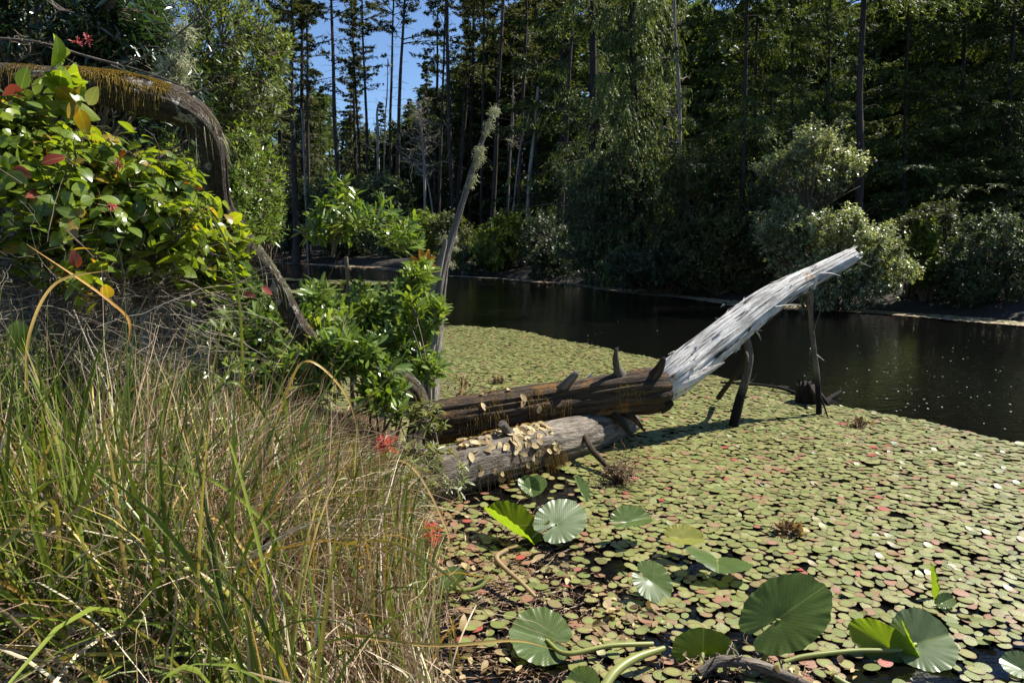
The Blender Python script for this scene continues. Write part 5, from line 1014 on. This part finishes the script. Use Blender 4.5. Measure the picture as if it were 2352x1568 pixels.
e = thing('dead_thicket', 'tangled leafless thicket of pale grey twigs between the salal and the sedge', 'dead bush', gb(200, 2.9))
g = scribble(1250, [(100, 640, 160, 70, 2.7, .35, 1.4), (260, 650, 160, 60, 2.9, .35, 1.2), (400, 690, 90, 60, 3.1, .3, .7), (120, 780, 200, 70, 2.6, .3, 1.0), (380, 800, 110, 60, 2.9, .3, .6), (60, 560, 120, 40, 2.7, .3, .5)], .40, .0016, 12, .20, 710, t=(.0, 1))
g.build('twigs', M['twig'], e)
g = Geo()
for q in range(16):
    r = np.random.default_rng(900 + q); a_ = np.array(gb(r.uniform(-100, 420), r.uniform(2.5, 3.2))); b_ = P(r.uniform(-60, 440), r.uniform(560, 760), r.uniform(2.5, 3.2)); m_ = (a_ + b_) / 2 + r.normal(size=3) * .08
    tube(g, [a_, m_, b_], [.006, .005, .0025], 5, 20, cap=False, t=r.uniform(.3, .9), seed=q)
g.build('stems', M['twig'], e)
# pale twigs crossing the dark corner
for q, (pth, r_, lab_) in enumerate([([(-40, 85, 3.4), (90, 98, 3.4), (200, 130, 3.4), (330, 165, 3.4), (440, 205, 3.4)], .005, 'long pale bare twig crossing the dark shrub above the arch'), ([(230, 160, 3.4), (330, 130, 3.4), (430, 62, 3.4), (520, -20, 3.4)], .004, 'bare twig rising steeply out of the dark shrub'), ([(-20, 180, 3.3), (60, 130, 3.3), (70, 95, 3.3)], .004, 'short pale bare twig above the left end of the arch'), ([(100, -20, 3.6), (130, 18, 3.6), (170, 30, 3.6)], .006, 'stubby pale twig hanging from the top of the dark shrub'), ([(255, 150, 3.3), (300, 170, 3.3), (350, 195, 3.3)], .004, 'pale twig standing on the golden moss')]):
    single('bare_twig', lab_, 'twig', pth, [r_] * len(pth[:-1]) + [r_ * .4], 'prop_bark', 120 + q, sides=6, K=30, twigs=9, tl=.16)

# ---------------------------------------------------------------- debris of the shallows
g = scribble(900, [(1150, 1270, 160, 60, 3.15, .35, 1.4), (1120, 1400, 160, 60, 2.75, .25, 1.2), (1330, 1390, 160, 30, 2.8, .2, .9), (1200, 1530, 200, 30, 2.4, .15, 1.2), (1700, 1540, 200, 20, 2.35, .12, 1), (1500, 1150, 80, 30, 3.8, .2, .3), (1230, 1180, 130, 25, 3.6, .3, .8)], .22, .0016, 9, .22, 720, flat=.06, t=(0, 1))
for V in g.v: V[:, 2] = .004 + np.abs(V[:, 2] * .0) + np.random.default_rng(1).random(len(V)) * .012
o = g.build('root_threads', M['dry_fine']); tag(o, 'tangle of brown root threads floating in the shallows', 'roots', kind='stuff')
g = Geo(); rng = np.random.default_rng(730); n = 300
bl = np.array([(1130, 1330, 130, 60), (1330, 1400, 110, 40), (1480, 1420, 60, 30), (1080, 1500, 110, 60), (1250, 1330, 80, 30), (1780, 1560, 200, 25), (1560, 1520, 100, 30), (1400, 1450, 80, 40), (1030, 1180, 60, 80), (1810, 1222, 22, 10)], float); k_ = rng.choice(len(bl), n, p=np.array([1, 1, .5, 1.3, .6, 1.3, .5, .7, .8, .25]) / 7.95)
q_ = np.array([W(bl[a, 0] + rng.uniform(-1, 1) * bl[a, 2], bl[a, 1] + rng.uniform(-1, 1) * bl[a, 3]) for a in k_]); q_[:, 2] = np.maximum(ground_z(q_[:, 0], q_[:, 1]), 0) + rng.uniform(.004, .03, n)
LL = rng.uniform(.02, .065, n); leaves(g, q_, nrm(rv(rng, n) * np.array([1, 1, .25])), nrm(rv(rng, n, .35) + np.array([0, 0, 1.])), LL, LL * rng.uniform(.35, .6, n), 'ovate', rng.random(n), curl=rng.uniform(-.6, .8, n))
o = g.build('fallen_leaves', M['deadleaf']); tag(o, 'curled tan dead leaves scattered over the shallows and the muddy edge', 'dead leaves', kind='stuff')
def clump(lab_, u, v, d, s_, h_, seed):
    b_ = P(u, v, d); b_[2] = 0.01; e = thing('withered_clump', lab_, 'withered plant', tuple(b_)); r = np.random.default_rng(seed); g = Geo(); n = 60
    leaves(g, b_ + rv(r, n) * np.array([s_, s_, 0]) + np.array([0, 0, 1]) * (r.random((n, 1)) * h_), rv(r, n) + np.array([0, 0, .5]), rv(r, n), .05 * r.uniform(.5, 1.3, n), .022, 'ovate', r.uniform(0, .5, n), curl=r.uniform(-1, 1, n)); g.build('leaves', M['deadleaf'], e)
    s = np.linspace(0, 1, 6); C = b_ + rv(r, 40) * np.array([s_, s_, 0]) * .8 ; C = C[:, None] + nrm(rv(r, 40) + np.array([0, 0, .8]))[:, None] * (s * h_ * 1.3)[None, :, None]; g = Geo(); C[..., 2] = np.maximum(C[..., 2], .004); tubes(g, C, np.full((40, 6), .002), 3, r.random(40)); g.build('stems', M['twig'], e)
clump('tall rusty withered clump behind the butt of the brown log', 1062, 905, 6.5, .045, .20, 1); clump('small dark withered clump on the pads beyond the tall rusty one', 1145, 868, 7.2, .03, .05, 2)
clump('small withered clump in the pads right of the stump', 1975, 975, 5.5, .03, .05, 3); clump('pale dried scrap on the pads in the middle of the carpet', 1805, 1225, 3.5, .035, .03, 4)
# sedge seed heads
for q, (pth, lab_) in enumerate([([(318, 1440, 1.5), (345, 1425, 1.5), (355, 1450, 1.5), (345, 1475, 1.5)], 'curled brown sedge seed head hooked at its top'), ([(320, 1520, 1.45), (318, 1560, 1.45), (312, 1610, 1.45)], 'thick drooping brown sedge seed head at the bottom edge'), ([(390, 1475, 1.5), (410, 1500, 1.5), (412, 1530, 1.5)], 'thin curved brown sedge seed head'), ([(575, 1310, 1.8), (600, 1305, 1.8), (625, 1325, 1.8), (635, 1345, 1.8)], 'dark sedge seed head bent over among the straw'), ([(602, 1270, 1.8), (612, 1240, 1.8), (640, 1225, 1.8)], 'black upright sedge seed head')]):
    single('seed_head', lab_, 'seed head', pth, [.003] + [.006] * (len(pth) - 2) + [.003], 'stump', 140 + q, sides=8, K=30, twigs=40, tl=.012)
